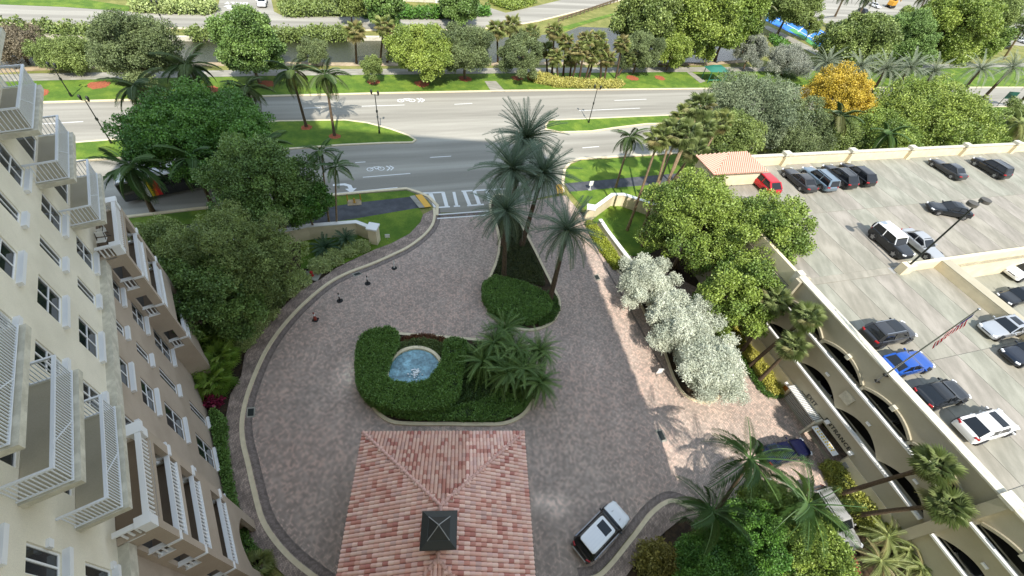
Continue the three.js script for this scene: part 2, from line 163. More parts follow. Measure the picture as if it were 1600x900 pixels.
// near verges
struct('lawn', sheet([[-45.09, -33.82], [-39, -37.07], [-28.5, -42.24], [-21.99, -45.37], [-16.32, -47.9], [-14.87, -47.42], [-15.52, -46.65], [-21.38, -43.7], [-25.41, -41.35], [-37.7, -34.99], [-43.55, -31.73]], 0.06), M.grass, 'lawn verge between the near kerb and the asphalt path on the left');
struct('kerb', strip([[-11.34, -43.75], [-11.74, -45.71], [-13.23, -47.16], [-14.78, -47.75], [-16.38, -48.11], [-22.04, -45.5], [-28.58, -42.42], [-39.07, -37.17], [-45.16, -33.92], [-51.92, -30.63]], 0, 0.4, 0, 0.14), M.kerb, 'pale kerb along the near side of the road on the left');
struct('footpath', sheet([[-48.75, -26.98], [-37.57, -34.79], [-25.41, -41.35], [-21.38, -43.7], [-15.56, -46.78], [-13.71, -44.74], [-20.31, -40.78], [-24.23, -38.59], [-35.64, -31.71], [-46.92, -24.87]], 0.05), M.asphalt, 'dark asphalt path running behind the left entrance wall');
struct('lawn', sheet([[-24.23, -38.59], [-20.31, -40.78], [-13.71, -44.74], [-12.86, -43.47], [-12.85, -41.89], [-13.47, -39.47], [-15.01, -37.29], [-16.58, -35.76], [-18.17, -33.93], [-19.91, -31.84], [-23.15, -31.06], [-26.23, -37.81]], 0.05), M.grass, 'dark shaded lawn wedge beside the left entrance wall');
struct('lawn', sheet([[5.11, -59.61], [5.94, -61.53], [7.34, -63.11], [21.45, -69.21], [28.87, -72.24], [27.81, -66.23], [22.18, -63.75], [5.07, -55.94]], 0.06), M.grass, 'sunlit lawn verge with palm shadows right of the entrance');
struct('kerb', strip([[41.76, -78.21], [28.93, -72.58], [21.47, -69.43], [7.33, -63.3], [5.84, -61.68], [5.11, -59.61], [4.96, -56.25], [5.14, -54.16]], 0, 0.4, 0, 0.14), M.kerb, 'pale kerb rounding the right entrance corner');
struct('footpath', sheet([[5.07, -55.94], [22.18, -63.75], [33.63, -68.41], [32.98, -65.53], [17.13, -59.01], [5.9, -54.06]], 0.05), M.asphalt, 'dark asphalt path running behind the right entrance lawn');
struct('lawn', sheet([[5.9, -54.06], [17.13, -59.01], [29.45, -63.73], [27.85, -55.53], [16.25, -42.9], [12.06, -41.86], [8.75, -49.53]], 0.05), M.grass, 'green lawn round the tall palms inside the right wall');
// court, border, kerb, walk
const kerbLine = smooth([[-11.69, -45.17], [-11.23, -43.66], [-11.09, -41.73], [-11.55, -39.73], [-12.8, -37.16], [-14.35, -35.21], [-16.09, -33.28], [-17.71, -31.76], [-18.91, -30.29], [-19.63, -28.98], [-20.42, -26.89], [-21.02, -24.62], [-21.35, -22.4], [-21.4, -20.31], [-21.11, -17.82], [-20.62, -15.51], [-19.9, -13.59], [-18.99, -12.11], [-17.78, -10.62], [-16.29, -8.75], [-14.86, -7.11], [-13.5, -6.07], [-11.7, -5.07], [-9.54, -4.21], [-7.5, -3.48]], 160);
const walkEdge = [[-12.86, -43.48], [-12.77, -41.92], [-13.47, -39.48], [-15.01, -37.3], [-16.57, -35.76], [-18.13, -33.84], [-19.57, -31.93], [-20.51, -29.92], [-21.77, -28.39], [-22.34, -26.02], [-22.87, -23.81], [-23.25, -21.4], [-23.13, -19.6], [-22.31, -17.58], [-22.25, -15.75], [-21.45, -13.59], [-21.22, -12.91], [-20.32, -11.61], [-18.57, -9.27], [-16.81, -7.15], [-15.29, -5.72], [-13.3, -4.68], [-11.55, -3.81], [-9.06, -3.09]];
const court = [...kerbLine, ...[[3.7, -3.98], [8.08, -4.57], [9.43, -7.09], [12.2, -10.15], [15.01, -12.93], [15.86, -13.36], [16.8, -13.27], [18.41, -12.73], [22.42, -11.93], [25.14, -12.35], [32.17, -15.4], [33.52, -19.95], [30.79, -24.1], [29.55, -26.3], [27.17, -27.82], [23.62, -37.91], [16.14, -41.69], [12.02, -40.68], [10.88, -44.02], [7.4, -49.88], [5.37, -53.11], [0.6, -50.36], [-6.53, -44.93], [-10.99, -43.32]]];
struct('court', sheet(court, 0.012), M.court, 'herringbone paved entrance court with worn grey and pink pavers');
struct('court_border', strip(kerbLine, -0.6, 0.56, null, 0.018), M.border, 'dark paver border following the left kerb of the court');
struct('kerb', strip(kerbLine, 0, 0.32, 0, 0.13), M.kerb, 'long curved cream kerb along the left side of the court');
struct('pavement', sheet([...kerbLine, ...walkEdge.slice().reverse()], 0.1), M.pavers, 'curved brown paver walk between the left kerb and planting');
const kerbR = smooth([[8.23, -6.75], [9.49, -7.13], [12.16, -9.99], [13.83, -11.99], [14.97, -12.95], [15.76, -13.32], [16.65, -13.26], [17.85, -12.81], [19.84, -12.21], [21.82, -11.82]], 80);
struct('kerb', strip(kerbR, 0, 0.32, 0, 0.13), M.kerb, 'curved cream kerb beside the parked white car');
struct('court_border', strip(kerbR, -0.6, 0.56, null, 0.018), M.border, 'dark paver border beside the parked white car');
struct('pavement', sheet([...kerbR, ...[[19.5, -10.56], [16.71, -12.15], [14.99, -10.78], [12.81, -8.71], [11.51, -7.1], [9.85, -5.91]]], 0.1), M.pavers, 'brown paver walk behind the parked white car');
// right edge of the drive: gutter line, planting bed kerb, walk
const laneR = smooth([[7.43, -47.73], [9.19, -43.57], [11.16, -38.75], [13.58, -33.16], [15.37, -28.66], [16.46, -26.09], [17.51, -24.07]], 50);
struct('gutter', strip(laneR, -0.12, 0.24, null, 0.022), M.border, 'dark paver line along the sunlit right edge of the drive');
const bedR = smooth([[8.5, -46.67], [11.22, -41.07], [13.8, -36.7], [15.48, -32.19], [16.73, -28.54], [17.45, -25.01], [18.25, -23.37], [19.55, -22.78], [21.19, -23.15], [23.29, -25.55]], 60);
struct('planting_soil', sheet([...bedR, ...[[23.8, -27.95], [22.16, -30.07], [20.56, -33.29], [18.14, -37.71], [15.22, -40.31], [12.15, -44.35], [9.64, -48.35]]], 0.03), M.soil, 'dark soil bed under the silver trees');
struct('kerb', strip(bedR, -0.2, 0.25, 0, 0.14), M.kerb, 'low cream kerb round the silver tree bed');
const bedG = smooth([[21.68, -38], [23.62, -33.95], [25, -30.23], [26, -27.2], [26.9, -25.36], [27.54, -24.83], [28.98, -25.32]], 50);
struct('kerb', strip(bedG, -0.25, 0.25, 0, 0.14), M.kerb, 'pale kerb in front of the hedge beside the exit gate');
// painted marks
const mk = (name, pts, y, label, m = M.paint) => struct(name, sheet(pts, y), m, label);
const lineOf = (a, b, w) => { const dx = b[0] - a[0], dz = b[1] - a[1], l = Math.hypot(dx, dz), nx = -dz / l * w / 2, nz = dx / l * w / 2; return [[a[0] + nx, a[1] + nz], [b[0] + nx, b[1] + nz], [b[0] - nx, b[1] - nz], [a[0] - nx, a[1] - nz]]; };
[[[-22.78, -49.23], [-16.95, -51.97], 'solid white lane line ending before the junction'], [[-28.59, -42.97], [-17.66, -48.27], 'white edge line along the near kerb'], [[-15.33, -56.82], [-12.42, -58.12], 'short white lane dash in front of the junction'], [[-25.01, -52.33], [-23.73, -52.91], 'short white lane dash beside the shaded palms'], [[7.59, -67.18], [10.39, -68.53], 'short white lane dash right of the date palms'], [[-38.01, -64.75], [-35.56, -65.9], 'white lane dash between the two median palms'], [[-29.92, -68.5], [-23.5, -71.41], 'long white lane dash behind the junction lamp'], [[-15.5, -74.7], [-12.57, -76.2], 'white lane dash on the far carriageway before the junction'], [[13.67, -87.48], [20.32, -90.63], 'white lane dash on the far carriageway at right'], [[-60.47, -54.67], [-58.48, -55.61], 'white lane dash on the far carriageway at left'], [[-67.66, -48.76], [-63.29, -51.07], 'long white edge line at the far left of the road'], [[6.78, -80.47], [18.66, -85.98], 'white edge line along the right median']].forEach(([a, b, l]) => mk('lane_marking', lineOf(a, b, 0.15), 0.012, l));
{ // crosswalk ladder
  const cwk = thing('crosswalk', 'worn white ladder crosswalk across the entrance', 'crosswalk', [0, 0, 0]); cwk.userData.kind = 'structure'; delete cwk.userData.category;
  for (const [a, b, w] of [[[-14.21, -47.91], [-11.46, -48.94], 0.3], [[-9.15, -49.84], [-3.26, -52.18], 0.3], [[-13.18, -48.36], [-11.67, -45.45], 0.55], [[-11.56, -48.98], [-10.35, -46.03], 0.5], [[-10.13, -49.4], [-9.07, -46.46], 0.4], [[-8.81, -49.94], [-7.45, -47.06], 0.5], [[-7.47, -50.48], [-6.23, -47.54], 0.5], [[-5.85, -51.11], [-4.76, -48.25], 0.5], [[-11.66, -45.38], [-9.93, -46.08], 0.28], [[-9.46, -46.28], [-8.66, -46.57], 0.28], [[-7.77, -46.89], [-5.65, -47.78], 0.28]]) mesh('stripe', sheet(lineOf(a, b, w), 0.02), M.paint, cwk);
  mesh('stop_line', sheet(lineOf([-11.15, -44.01], [-4.59, -46.64], 0.2), 0.022), M.paint, cwk); mesh('stop_line', sheet(lineOf([-10.97, -43.25], [-4.62, -45.73], 0.2), 0.022), M.paint, cwk);
  for (let k = 0; k < 10; k++) { const a = [-11.06, -43.63], b = [-4.61, -46.19], t0 = k / 10 + 0.004, t1 = (k + 1) / 10 - 0.004; mesh('paver_band', sheet(lineOf([lerp(a[0], b[0], t0), lerp(a[1], b[1], t0)], [lerp(a[0], b[0], t1), lerp(a[1], b[1], t1)], 0.75), 0.018), M.border, cwk); }
  mesh('tactile_pad', sheet([[-14.88, -47.13], [-14.1, -47.5], [-12.23, -45.29], [-12.98, -44.88]], 0.16), M.yellow, cwk);
  mesh('ramp', sheet([[-15.52, -46.65], [-14.94, -47.04], [-12.98, -44.88], [-13.67, -44.61]], 0.15), M.walk, cwk);
  mesh('tactile_pad', sheet([[3.77, -55.06], [4.61, -55.47], [4.99, -53.31], [4.17, -52.92]], 0.16), M.yellow, cwk); }
function glyph(name, label, shapes, x, z, turn, sx, sz) { const g = mergeGeometries(shapes.map((s) => new THREE.ShapeGeometry(s, 8))); g.scale(sx, sz, 1); g.rotateX(-PI / 2); const o = struct(name, g, M.paint, label); o.position.set(x, 0.014, z); o.rotation.y = turn; return o; }
const ringS = (x, y, r, w) => { const s = new THREE.Shape(); s.absarc(x, y, r, 0, 2 * PI); const h = new THREE.Path(); h.absarc(x, y, r - w, 0, 2 * PI, true); s.holes.push(h); return s; };
const poly = (...p) => new THREE.Shape(p.map((q) => new THREE.Vector2(q[0], q[1])));
const bar2 = (a, b, w) => poly(...lineOf(a, b, w));
const bike = [ringS(-0.9, 0, 0.5, 0.13), ringS(0.7, 0, 0.5, 0.13), bar2([-0.9, 0], [-0.3, 0.55], 0.14), bar2([-0.3, 0.55], [0.45, 0.6], 0.14), bar2([0.45, 0.6], [0.7, 0], 0.14), bar2([-0.3, 0.55], [0, -0.1], 0.14), bar2([0, -0.1], [0.45, 0.55], 0.14), bar2([1.5, 0.6], [2, 0], 0.2), bar2([2, 0], [1.5, -0.6], 0.2), bar2([2, 0.6], [2.5, 0], 0.2), bar2([2.5, 0], [2, -0.6], 0.2)];
glyph('bicycle_marking', 'white bicycle and chevron marking in front of the junction', bike, -21.73, -51.67, 0.42, 0.95, 0.95);
glyph('bicycle_marking', 'white bicycle and chevron marking on the far carriageway', bike, -23.56, -73.16, 0.42, 1.2, 1.2);
const turnArrow = [poly([-1.5, 0.35], [-0.3, 0.35], [0.15, 0.1], [0.25, -0.4], [-0.15, -0.4], [0.5, -1.3], [1.2, -0.4], [0.75, -0.4], [0.6, 0.3], [-0.1, 0.75], [-1.5, 0.75])];
glyph('arrow_marking', 'white right turn arrow beside the two small palms', turnArrow, -24.07, -46.53, 0.42, 1.1, 1.1);
{ const g = lettering('ONLY', 1.3); g.rotateX(-PI / 2); const o = struct('road_lettering', g, M.paint, 'white ONLY lettering on the far driveway'); o.position.set(-71.54, -105.17, 0); o.position.set(o.position.x, 0.02, o.position.y); o.rotation.y = PI + 0.42; }
glyph('arrow_marking', 'white arrow on the far driveway beside ONLY', turnArrow, -70.64, -101.52, PI + 0.42, 1.4, 1.4);
{ const d = thing('drain_grate', 'square storm drain grate by the left kerb near the traffic posts', 'drain', [0, 0, 0]); const s = [[-17.72, -31.56], [-17.05, -32.07], [-16.52, -31.79], [-17.22, -31.18]]; mesh('apron', sheet(s, 0.03), M.walk, d); mesh('grate', sheet([[-17.51, -31.58], [-17.01, -31.97], [-16.69, -31.77], [-17.21, -31.35]], 0.036), M.iron, d); }
for (const [q, l] of [[[[-20.37, -14.88], [-19.75, -15.06], [-19.35, -14.19], [-19.96, -14.03]], 'square storm drain grate in the left kerb beside the walk'], [[[14.99, -19.16], [15.6, -19.39], [16.07, -18.32], [15.46, -18.03]], 'storm drain grate at the edge of the tower shadow'], [[[9.35, -37.79], [9.9, -38.14], [10.28, -37.25], [9.66, -36.9]], 'small storm drain grate in the right gutter']]) { const d = thing('drain_grate', l, 'drain'); const c = q.reduce((a, p) => [a[0] + p[0] / 4, a[1] + p[1] / 4], [0, 0]); mesh('apron', sheet(q, 0.03), M.walk, d); mesh('grate', sheet(q.map((p) => [lerp(c[0], p[0], 0.72), lerp(c[1], p[1], 0.72)]), 0.036), M.iron, d); }
{ const g = [ringS(0, 0.55, 0.45, 0.12), bar2([0, 0.2], [0.5, -0.9], 0.14), bar2([-0.45, 0.2], [0.35, -0.35], 0.12)]; const o = glyph('court_marking', 'faint white wheelchair symbol painted near the gates', g, 24.94, -15.7, 0.3, 0.8, 0.8); o.position.y = 0.02; }

// ---------- plants ----------
// a spray of n small leaves inside a unit ball
function spray(n, len, wid, fold = 0.25, up = 0.5) { const pos = []; for (let i = 0; i < n; i++) { const c = V3(rr(-1, 1), rr(-1, 1), rr(-1, 1)); if (c.length() > 1) c.normalize(); c.multiplyScalar(0.75); const d = V3(rr(-1, 1), rr(-0.6, 0.8), rr(-1, 1)).add(c.clone().multiplyScalar(0.8)).normalize(), nn = V3(rr(-1, 1), rr(0, 1) + up, rr(-1, 1)).normalize(), s = V3().crossVectors(d, nn).normalize(), nu = V3().crossVectors(s, d); const l = len * rr(0.7, 1.25), w = wid * rr(0.75, 1.2); const a = c, b = c.clone().addScaledVector(d, l), m = c.clone().addScaledVector(d, l * 0.5).addScaledVector(nu, fold * w), p = m.clone().addScaledVector(s, w).addScaledVector(nu, -fold * w * 1.5), q = m.clone().addScaledVector(s, -w).addScaledVector(nu, -fold * w * 1.5); for (const v of [a, p, b, a, b, q]) pos.push(v.x, v.y, v.z); } const g = new THREE.BufferGeometry(); g.setAttribute('position', new THREE.Float32BufferAttribute(pos, 3)); g.computeVertexNormals(); return g; }
const SPRAY = { broad: spray(16, 0.55, 0.19), fine: spray(16, 0.55, 0.13), silver: spray(18, 0.62, 0.12, 0.1, 0.2), hedge: spray(12, 0.8, 0.3), big: spray(9, 1.0, 0.3) };
const LM = { broad: leafMat(0.5, 0), fine: leafMat(0.6, 0), silver: leafMat(0.6, 0), hedge: leafMat(0.5, 0), big: leafMat(0.45, 0) };
const _m = new THREE.Matrix4(), _q = new THREE.Quaternion(), _e = new THREE.Euler(), _c = new THREE.Color();
function foliage(name, parent, type, spots, tone, vary = 0.25) { // spots: [x, y, z, size, shade 0..1]
  const o = new THREE.InstancedMesh(SPRAY[type], LM[type], spots.length); o.name = parent === scene ? numbered(name) : name; o.castShadow = o.receiveShadow = true; o.userData.kind = 'stuff';
  spots.forEach(([x, y, z, s, k = 0.5], i) => { _q.setFromEuler(_e.set(rr(0, 6.3), rr(0, 6.3), rr(0, 6.3))); o.setMatrixAt(i, _m.compose(V3(x, y, z), _q, V3(s, s, s))); const f = 1 + (rnd() - 0.5) * 2 * vary, a = tone[0], b = tone[1]; o.setColorAt(i, _c.setRGB(lerp(a[0], b[0], k) * f, lerp(a[1], b[1], k) * f, lerp(a[2], b[2], k) * f)); });
  parent.add(o); return o; }
// broadleaf tree; crown of leafy clumps round an ellipsoid centred at height hc
function tree(name, label, group, x, z, hc, r, o = {}) {
  const { ry = r * 0.62, type = 'broad', tone = [[0.04, 0.085, 0.015], [0.095, 0.17, 0.03]], clumps = 34, per = 95, size = 0.42, cl = [0.15, 0.3], trunkR = Math.max(0.09, r * 0.055), bark = M.bark, rz = r, open = 0.55, base = 0, lean = [0, 0], stems = 1, turn = 0 } = o;
  const t = thing(name, label, o.category || 'tree', [x, base, z], 0, group), H = hc - base, cents = [], NC = Math.round(clumps * 1.25);
  for (let i = 0; i < NC; i++) { const u = (i + 0.5) / NC, ph = i * 2.39996 + rr(-0.4, 0.4), cy = 1 - 1.75 * u, rad = Math.sqrt(Math.max(0, 1 - cy * cy)), k = rr(open, 0.9) * rr(0.82, 1.22); const ex = Math.cos(ph) * rad * k, ez = Math.sin(ph) * rad * k; cents.push([(ex * Math.cos(turn) - ez * Math.sin(turn) * rz / r) * r + lean[0], H + cy * ry * k, (ex * Math.sin(turn) + ez * Math.cos(turn) * rz / r) * r + lean[1], r * rr(...cl), rnd()]); }
  const wood = []; const rootsN = stems;
  for (let s = 0; s < rootsN; s++) { const a = s / rootsN * 6.28 + 0.4, o0 = rootsN > 1 ? 0.35 : 0, top = V3(lean[0] * 0.6 + Math.cos(a) * o0 * 2, H - ry * 0.55, lean[1] * 0.6 + Math.sin(a) * o0 * 2), b = V3(Math.cos(a) * o0, -0.1, Math.sin(a) * o0), mid = b.clone().lerp(top, 0.5).add(V3(rr(-0.15, 0.15) * r * 0.3, 0, rr(-0.15, 0.15) * r * 0.3)); wood.push(tube([b, b.clone().lerp(mid, 0.15), mid, top], [trunkR * 1.5, trunkR * 1.1, trunkR * 0.9, trunkR * 0.7], 8));
    for (let i = s; i < cents.length; i += rootsN * (clumps > 40 ? 3 : 2)) { const c = cents[i], e = V3(c[0], c[1], c[2]), m = top.clone().lerp(e, 0.5); m.y -= ry * 0.12; m.x += rr(-0.2, 0.2) * r * 0.3; wood.push(tube([top.clone().lerp(mid, 0.15), m, e], [trunkR * 0.5, trunkR * 0.3, trunkR * 0.08], 5)); } }
  mesh('trunk', mergeGeometries(wood), bark, t);
  const spots = []; for (const [cx, cy, cz, cr, sh] of cents) for (let k = 0; k < per * 0.8 * (cr / r / 0.23) ** 1.5; k++) { const d = V3(rr(-1, 1), rr(-0.75, 1), rr(-1, 1)); const l = d.length() || 1, q = cr * (rnd() < 0.8 ? rr(0.78, 1) : rr(0.3, 0.8)) * (0.82 + 0.36 * vnoise(d.x * 2 + cx, d.z * 2 + cz)); spots.push([cx + d.x / l * q, cy + d.y / l * q * 0.78, cz + d.z / l * q, size * rr(0.7, 1.25), Math.min(1, Math.max(0, sh * 0.75 + rr(-0.1, 0.35)))]); }
  foliage('crown', t, type, spots, tone); return t; }
// frond shapes lie along +x and arch down
function featherFrond(L, pairs, leafL, w, arch, vee, droop, tw = 0) { const pos = []; const P = (s) => V3(L * (s - 0.12 * arch * s * s), L * (0.28 * s * arch - 0.75 * arch * s * s), tw * s * s * L); const q = (a, b, c, d) => { for (const v of [a, b, c, a, c, d]) pos.push(v.x, v.y, v.z); };
  for (let i = 0; i < 10; i++) { const a = P(i / 10), b = P((i + 1) / 10), wa = 0.035 * L / 3 * (1 - i / 11) + 0.006, up = V3(0, wa, 0), sd = V3(0, 0, wa); q(a.clone().sub(sd), b.clone().sub(sd), b.clone().add(up), a.clone().add(up)); q(a.clone().add(up), b.clone().add(up), b.clone().add(sd), a.clone().add(sd)); }
  for (let i = 0; i < pairs; i++) { const s = 0.13 + 0.87 * (i + 0.5) / pairs, p = P(s), t = P(Math.min(1, s + 0.02)).sub(P(s - 0.02)).normalize(), l = leafL * Math.sin(PI * Math.min(1, 0.22 + 0.72 * s)) ** 0.7 * rr(0.85, 1.12); for (const sg of [-1, 1]) { const out = V3(t.x * (0.55 + 0.35 * s), t.y * 0.55 + vee * (1 - 0.4 * s) + rr(-0.1, 0.1), sg).normalize(), m = p.clone().addScaledVector(out, l * 0.55), e = p.clone().addScaledVector(out, l * 0.92); e.y -= droop * l; m.y -= droop * l * 0.25; const ww = t.clone().multiplyScalar(w); q(p, m.clone().sub(ww), e, m.clone().add(ww)); } }
  const g = new THREE.BufferGeometry(); g.setAttribute('position', new THREE.Float32BufferAttribute(pos, 3)); g.computeVertexNormals(); return g; }
function fanFrond(L, seg, arch, droop) { const pos = []; const q = (a, b, c, d) => { for (const v of [a, b, c, a, c, d]) pos.push(v.x, v.y, v.z); }; const stem = L * 0.48, e0 = V3(stem, -arch * stem * 0.2, 0); q(V3(0, 0, -0.02), V3(stem, e0.y, -0.015), V3(stem, e0.y + 0.02, 0.015), V3(0, 0.02, 0.02)); for (let i = 0; i < seg; i++) { const a = lerp(-2.1, 2.1, i / (seg - 1)), l = L * 0.56 * (1 - 0.22 * Math.abs(a / 2.1) ** 2) * rr(0.9, 1.1), d = V3(Math.cos(a), 0.12 * (i % 2) - 0.05, Math.sin(a)), s = V3(-d.z, 0, d.x).multiplyScalar(L * 0.03), m = e0.clone().addScaledVector(d, l * 0.55), e = e0.clone().addScaledVector(d, l); m.y += 0.03 * L; e.y -= droop * l; q(e0, m.clone().sub(s), e, m.clone().add(s)); } const g = new THREE.BufferGeometry(); g.setAttribute('position', new THREE.Float32BufferAttribute(pos, 3)); g.computeVertexNormals(); return g; }
const FR = { coconut: [0.9, 1.15, 1.4].map((a, i) => featherFrond(1, 32, 0.25, 0.0085, a, 0.12, 0.5, [0.05, -0.08, 0][i])), date: [0.35, 0.6, 1.0].map((a, i) => featherFrond(1, 48, 0.12, 0.005, a, 0.45, 0.06, [0.05, -0.06, 0][i])), royal: [0.7, 1.0, 1.3].map((a, i) => featherFrond(1, 40, 0.21, 0.012, a, 0.3, 0.3, [0.05, -0.05, 0][i])), pygmy: [0.9, 1.25, 1.6].map((a) => featherFrond(1, 44, 0.12, 0.006, a, 0.25, 0.25)), foxtail: [0.7, 0.95, 1.2].map((a, i) => featherFrond(1, 30, 0.21, 0.0075, a, 0.3, 0.45, [0.06, -0.08, 0][i])), fan: [0.6, 1.2, 2].map((a) => fanFrond(1, 26, a, 0.22)), sago: [0.5, 0.8].map((a) => featherFrond(1, 50, 0.14, 0.009, a, 0.35, 0.05)) };
const FT = { coconut: [[0.06, 0.11, 0.03], [0.1, 0.15, 0.04], [0.14, 0.15, 0.045]], date: [[0.1, 0.155, 0.09], [0.13, 0.19, 0.11], [0.14, 0.18, 0.085]], royal: [[0.2, 0.24, 0.15], [0.25, 0.29, 0.19], [0.16, 0.2, 0.11]], pygmy: [[0.11, 0.2, 0.045], [0.17, 0.27, 0.065], [0.14, 0.21, 0.06]], foxtail: [[0.06, 0.13, 0.03], [0.09, 0.17, 0.04], [0.12, 0.2, 0.045]], fan: [[0.22, 0.28, 0.1], [0.28, 0.34, 0.13], [0.33, 0.33, 0.15]], sago: [[0.04, 0.1, 0.04], [0.06, 0.13, 0.05]], olive: [[0.28, 0.34, 0.11], [0.35, 0.39, 0.14], [0.38, 0.34, 0.15]], bright: [[0.22, 0.36, 0.05], [0.32, 0.46, 0.08], [0.17, 0.29, 0.05]] };
// palm: base [x, z], head [x, z, height]; fronds are parts when near, else one joined crown
function palm(name, label, group, base, head, o = {}) {
  const { kind = 'coconut', tone = kind, n = 18, L = 3, r = 0.13, near = true, bark = M.palmBark, lo = -0.9, hi = 1.15, baseY = 0, boots = 0, shaft = null, bend = 0.12 } = o;
  const t = thing(name, label, o.category || 'palm', [base[0], baseY, base[1]], 0, group), hx = head[0] - base[0], hz = head[1] - base[1], h = head[2] - baseY, top = V3(hx, h, hz);
  const pts = [], rad = []; for (let i = 0; i <= 9; i++) { const s = i / 9; pts.push(V3(hx * (s + bend * (s * s - s)), h * s - (i === 0 ? 0.1 : 0), hz * (s + bend * (s * s - s)))); rad.push(r * (1.35 - 0.5 * s) * (i === 0 ? 1.25 : 1) * (0.96 + 0.08 * (i % 2)) * (boots && s > 0.86 ? 1 + boots : 1)); }
  if (h > 0.3) mesh('trunk', tube(pts, rad, 9), bark, t);
  if (shaft) mesh('crownshaft', tube([top.clone().add(V3(0, -shaft, 0)), top.clone().add(V3(0, -shaft * 0.6, 0)), top.clone().add(V3(0, 0.15, 0))], [r * 0.95, r * 1.1, r * 0.5], 9), frondMat('shaft', [0.12, 0.2, 0.06]), t);
  const fr = FR[kind], tn = FT[tone], list = [];
  for (let i = 0; i < n; i++) { const u = (i + 0.5) / n, el = lerp(hi, lo, u ** 0.85) + rr(-0.12, 0.12), az = i * 2.39996 + rr(-0.25, 0.25), v = Math.min(fr.length - 1, Math.floor(u * fr.length + rr(-0.25, 0.25) + 0.1) < 0 ? 0 : Math.floor(u * fr.length)); list.push([az, el, L * rr(0.85, 1.08) * (u > 0.9 ? 0.9 : 1), v, u]); }
  if (near) for (const [az, el, l, v, u] of list) { const c = tn[Math.min(tn.length - 1, Math.floor(rnd() * tn.length * (0.6 + 0.4 * u)))]; const f = mesh('frond', fr[v], frondMat(tone + tn.indexOf(c), c), t); f.position.copy(top); f.rotation.set(0, -az, el, 'YXZ'); f.rotation.x = rr(-0.3, 0.3); f.scale.setScalar(l); }
  else { const k0 = new THREE.InstancedMesh(fr[1], frondMat(tone + '_far', [1, 1, 1]), list.length); k0.name = 'crown'; k0.userData.kind = 'stuff'; k0.castShadow = k0.receiveShadow = true; list.forEach(([az, el, l, v], i) => { _q.setFromEuler(_e.set(rr(-0.3, 0.3), -az, el, 'YXZ')); _e.order = 'XYZ'; k0.setMatrixAt(i, _m.compose(top, _q, V3(l, l, l))); const c = tn[Math.floor(rnd() * tn.length)], f = rr(0.85, 1.15); k0.setColorAt(i, _c.setRGB(c[0] * f, c[1] * f, c[2] * f)); }); t.add(k0); }
  return t; }
// clipped or loose leafy mass filling a plan outline between heights; a dark twiggy core carries it
function hedge(name, label, group, pts, y0, y1, o = {}) { const { type = 'hedge', tone = [[0.085, 0.17, 0.03], [0.17, 0.3, 0.06]], dens = 55, size = 0.2, inset = 0.12, rough = 0.06, stuff = false, category = 'hedge' } = o; const t = thing(name, label, category, [0, 0, 0], 0, group);
  const P = cw(pts), inn = offset(P, inset, true); mesh('branches', prism(inn, y0, y1 - inset), M.core, t); const spots = []; let x0 = 1e9, x1 = -1e9, z0 = 1e9, z1 = -1e9; for (const p of P) { x0 = Math.min(x0, p[0]); x1 = Math.max(x1, p[0]); z0 = Math.min(z0, p[1]); z1 = Math.max(z1, p[1]); }
  const inside = (x, z) => { let c = false; for (let i = 0, j = P.length - 1; i < P.length; j = i++) if ((P[i][1] > z) !== (P[j][1] > z) && x < (P[j][0] - P[i][0]) * (z - P[i][1]) / (P[j][1] - P[i][1]) + P[i][0]) c = !c; return c; };
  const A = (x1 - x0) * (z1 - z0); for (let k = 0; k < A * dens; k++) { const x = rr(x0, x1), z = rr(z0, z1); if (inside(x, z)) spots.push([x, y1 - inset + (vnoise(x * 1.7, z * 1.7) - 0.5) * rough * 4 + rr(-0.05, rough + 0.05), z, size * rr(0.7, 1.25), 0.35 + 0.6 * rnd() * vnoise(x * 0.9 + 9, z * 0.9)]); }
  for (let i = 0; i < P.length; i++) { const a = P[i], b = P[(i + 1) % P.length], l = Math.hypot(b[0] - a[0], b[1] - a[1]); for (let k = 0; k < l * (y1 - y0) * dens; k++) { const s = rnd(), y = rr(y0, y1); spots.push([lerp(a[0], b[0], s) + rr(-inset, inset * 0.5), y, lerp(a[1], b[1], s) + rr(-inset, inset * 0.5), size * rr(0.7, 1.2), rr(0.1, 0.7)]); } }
  foliage('foliage', t, type, spots, tone); return t; }
function bush(name, label, group, x, z, r, h, o = {}) { const { type = 'broad', tone = [[0.05, 0.1, 0.02], [0.11, 0.18, 0.035]], n = 260, size = 0.26, base = 0 } = o; const t = thing(name, label, o.category || 'shrub', [x, base, z], 0, group); mesh('stem', mergeGeometries([0, 1, 2, 3, 4].map((k) => tube([V3(0, -0.05, 0), V3(Math.cos(k * 1.26) * r * 0.25, h * 0.4, Math.sin(k * 1.26) * r * 0.25), V3(Math.cos(k * 1.26) * r * 0.6, h * 0.75, Math.sin(k * 1.26) * r * 0.6)], [0.03, 0.025, 0.01], 5))), M.bark, t); const s = []; for (let k = 0; k < n; k++) { const a = rr(0, 6.283), q = Math.sqrt(rnd()) , y = rr(0.1, 1) * Math.sqrt(1 - 0.75 * q * q); s.push([Math.cos(a) * q * r * (0.85 + 0.3 * vnoise(a * 2 + x, z)), y * h, Math.sin(a) * q * r, size * rr(0.7, 1.2), rr(0.1, 0.5) + 0.5 * vnoise(a * 3, y * 4 + x)]); } foliage('foliage', t, type, s, tone); return t; }

// ---------- parking garage (own axes: x = along the court front, z = away from the court) ----------
const GA = { d: [0.37334, 0.9277], n: [0.9277, -0.37334] };
const gw = (g, q) => [GA.d[0] * g + GA.n[0] * q, GA.d[1] * g + GA.n[1] * q];
// local x = -g, local z = -q keeps the frame right handed: see gx()
const garage = thing('parking_garage', 'khaki parking garage with arched openings and a sunlit concrete roof deck', 'garage', [0, 0, 0], Math.atan2(-GA.d[1], GA.d[0]));
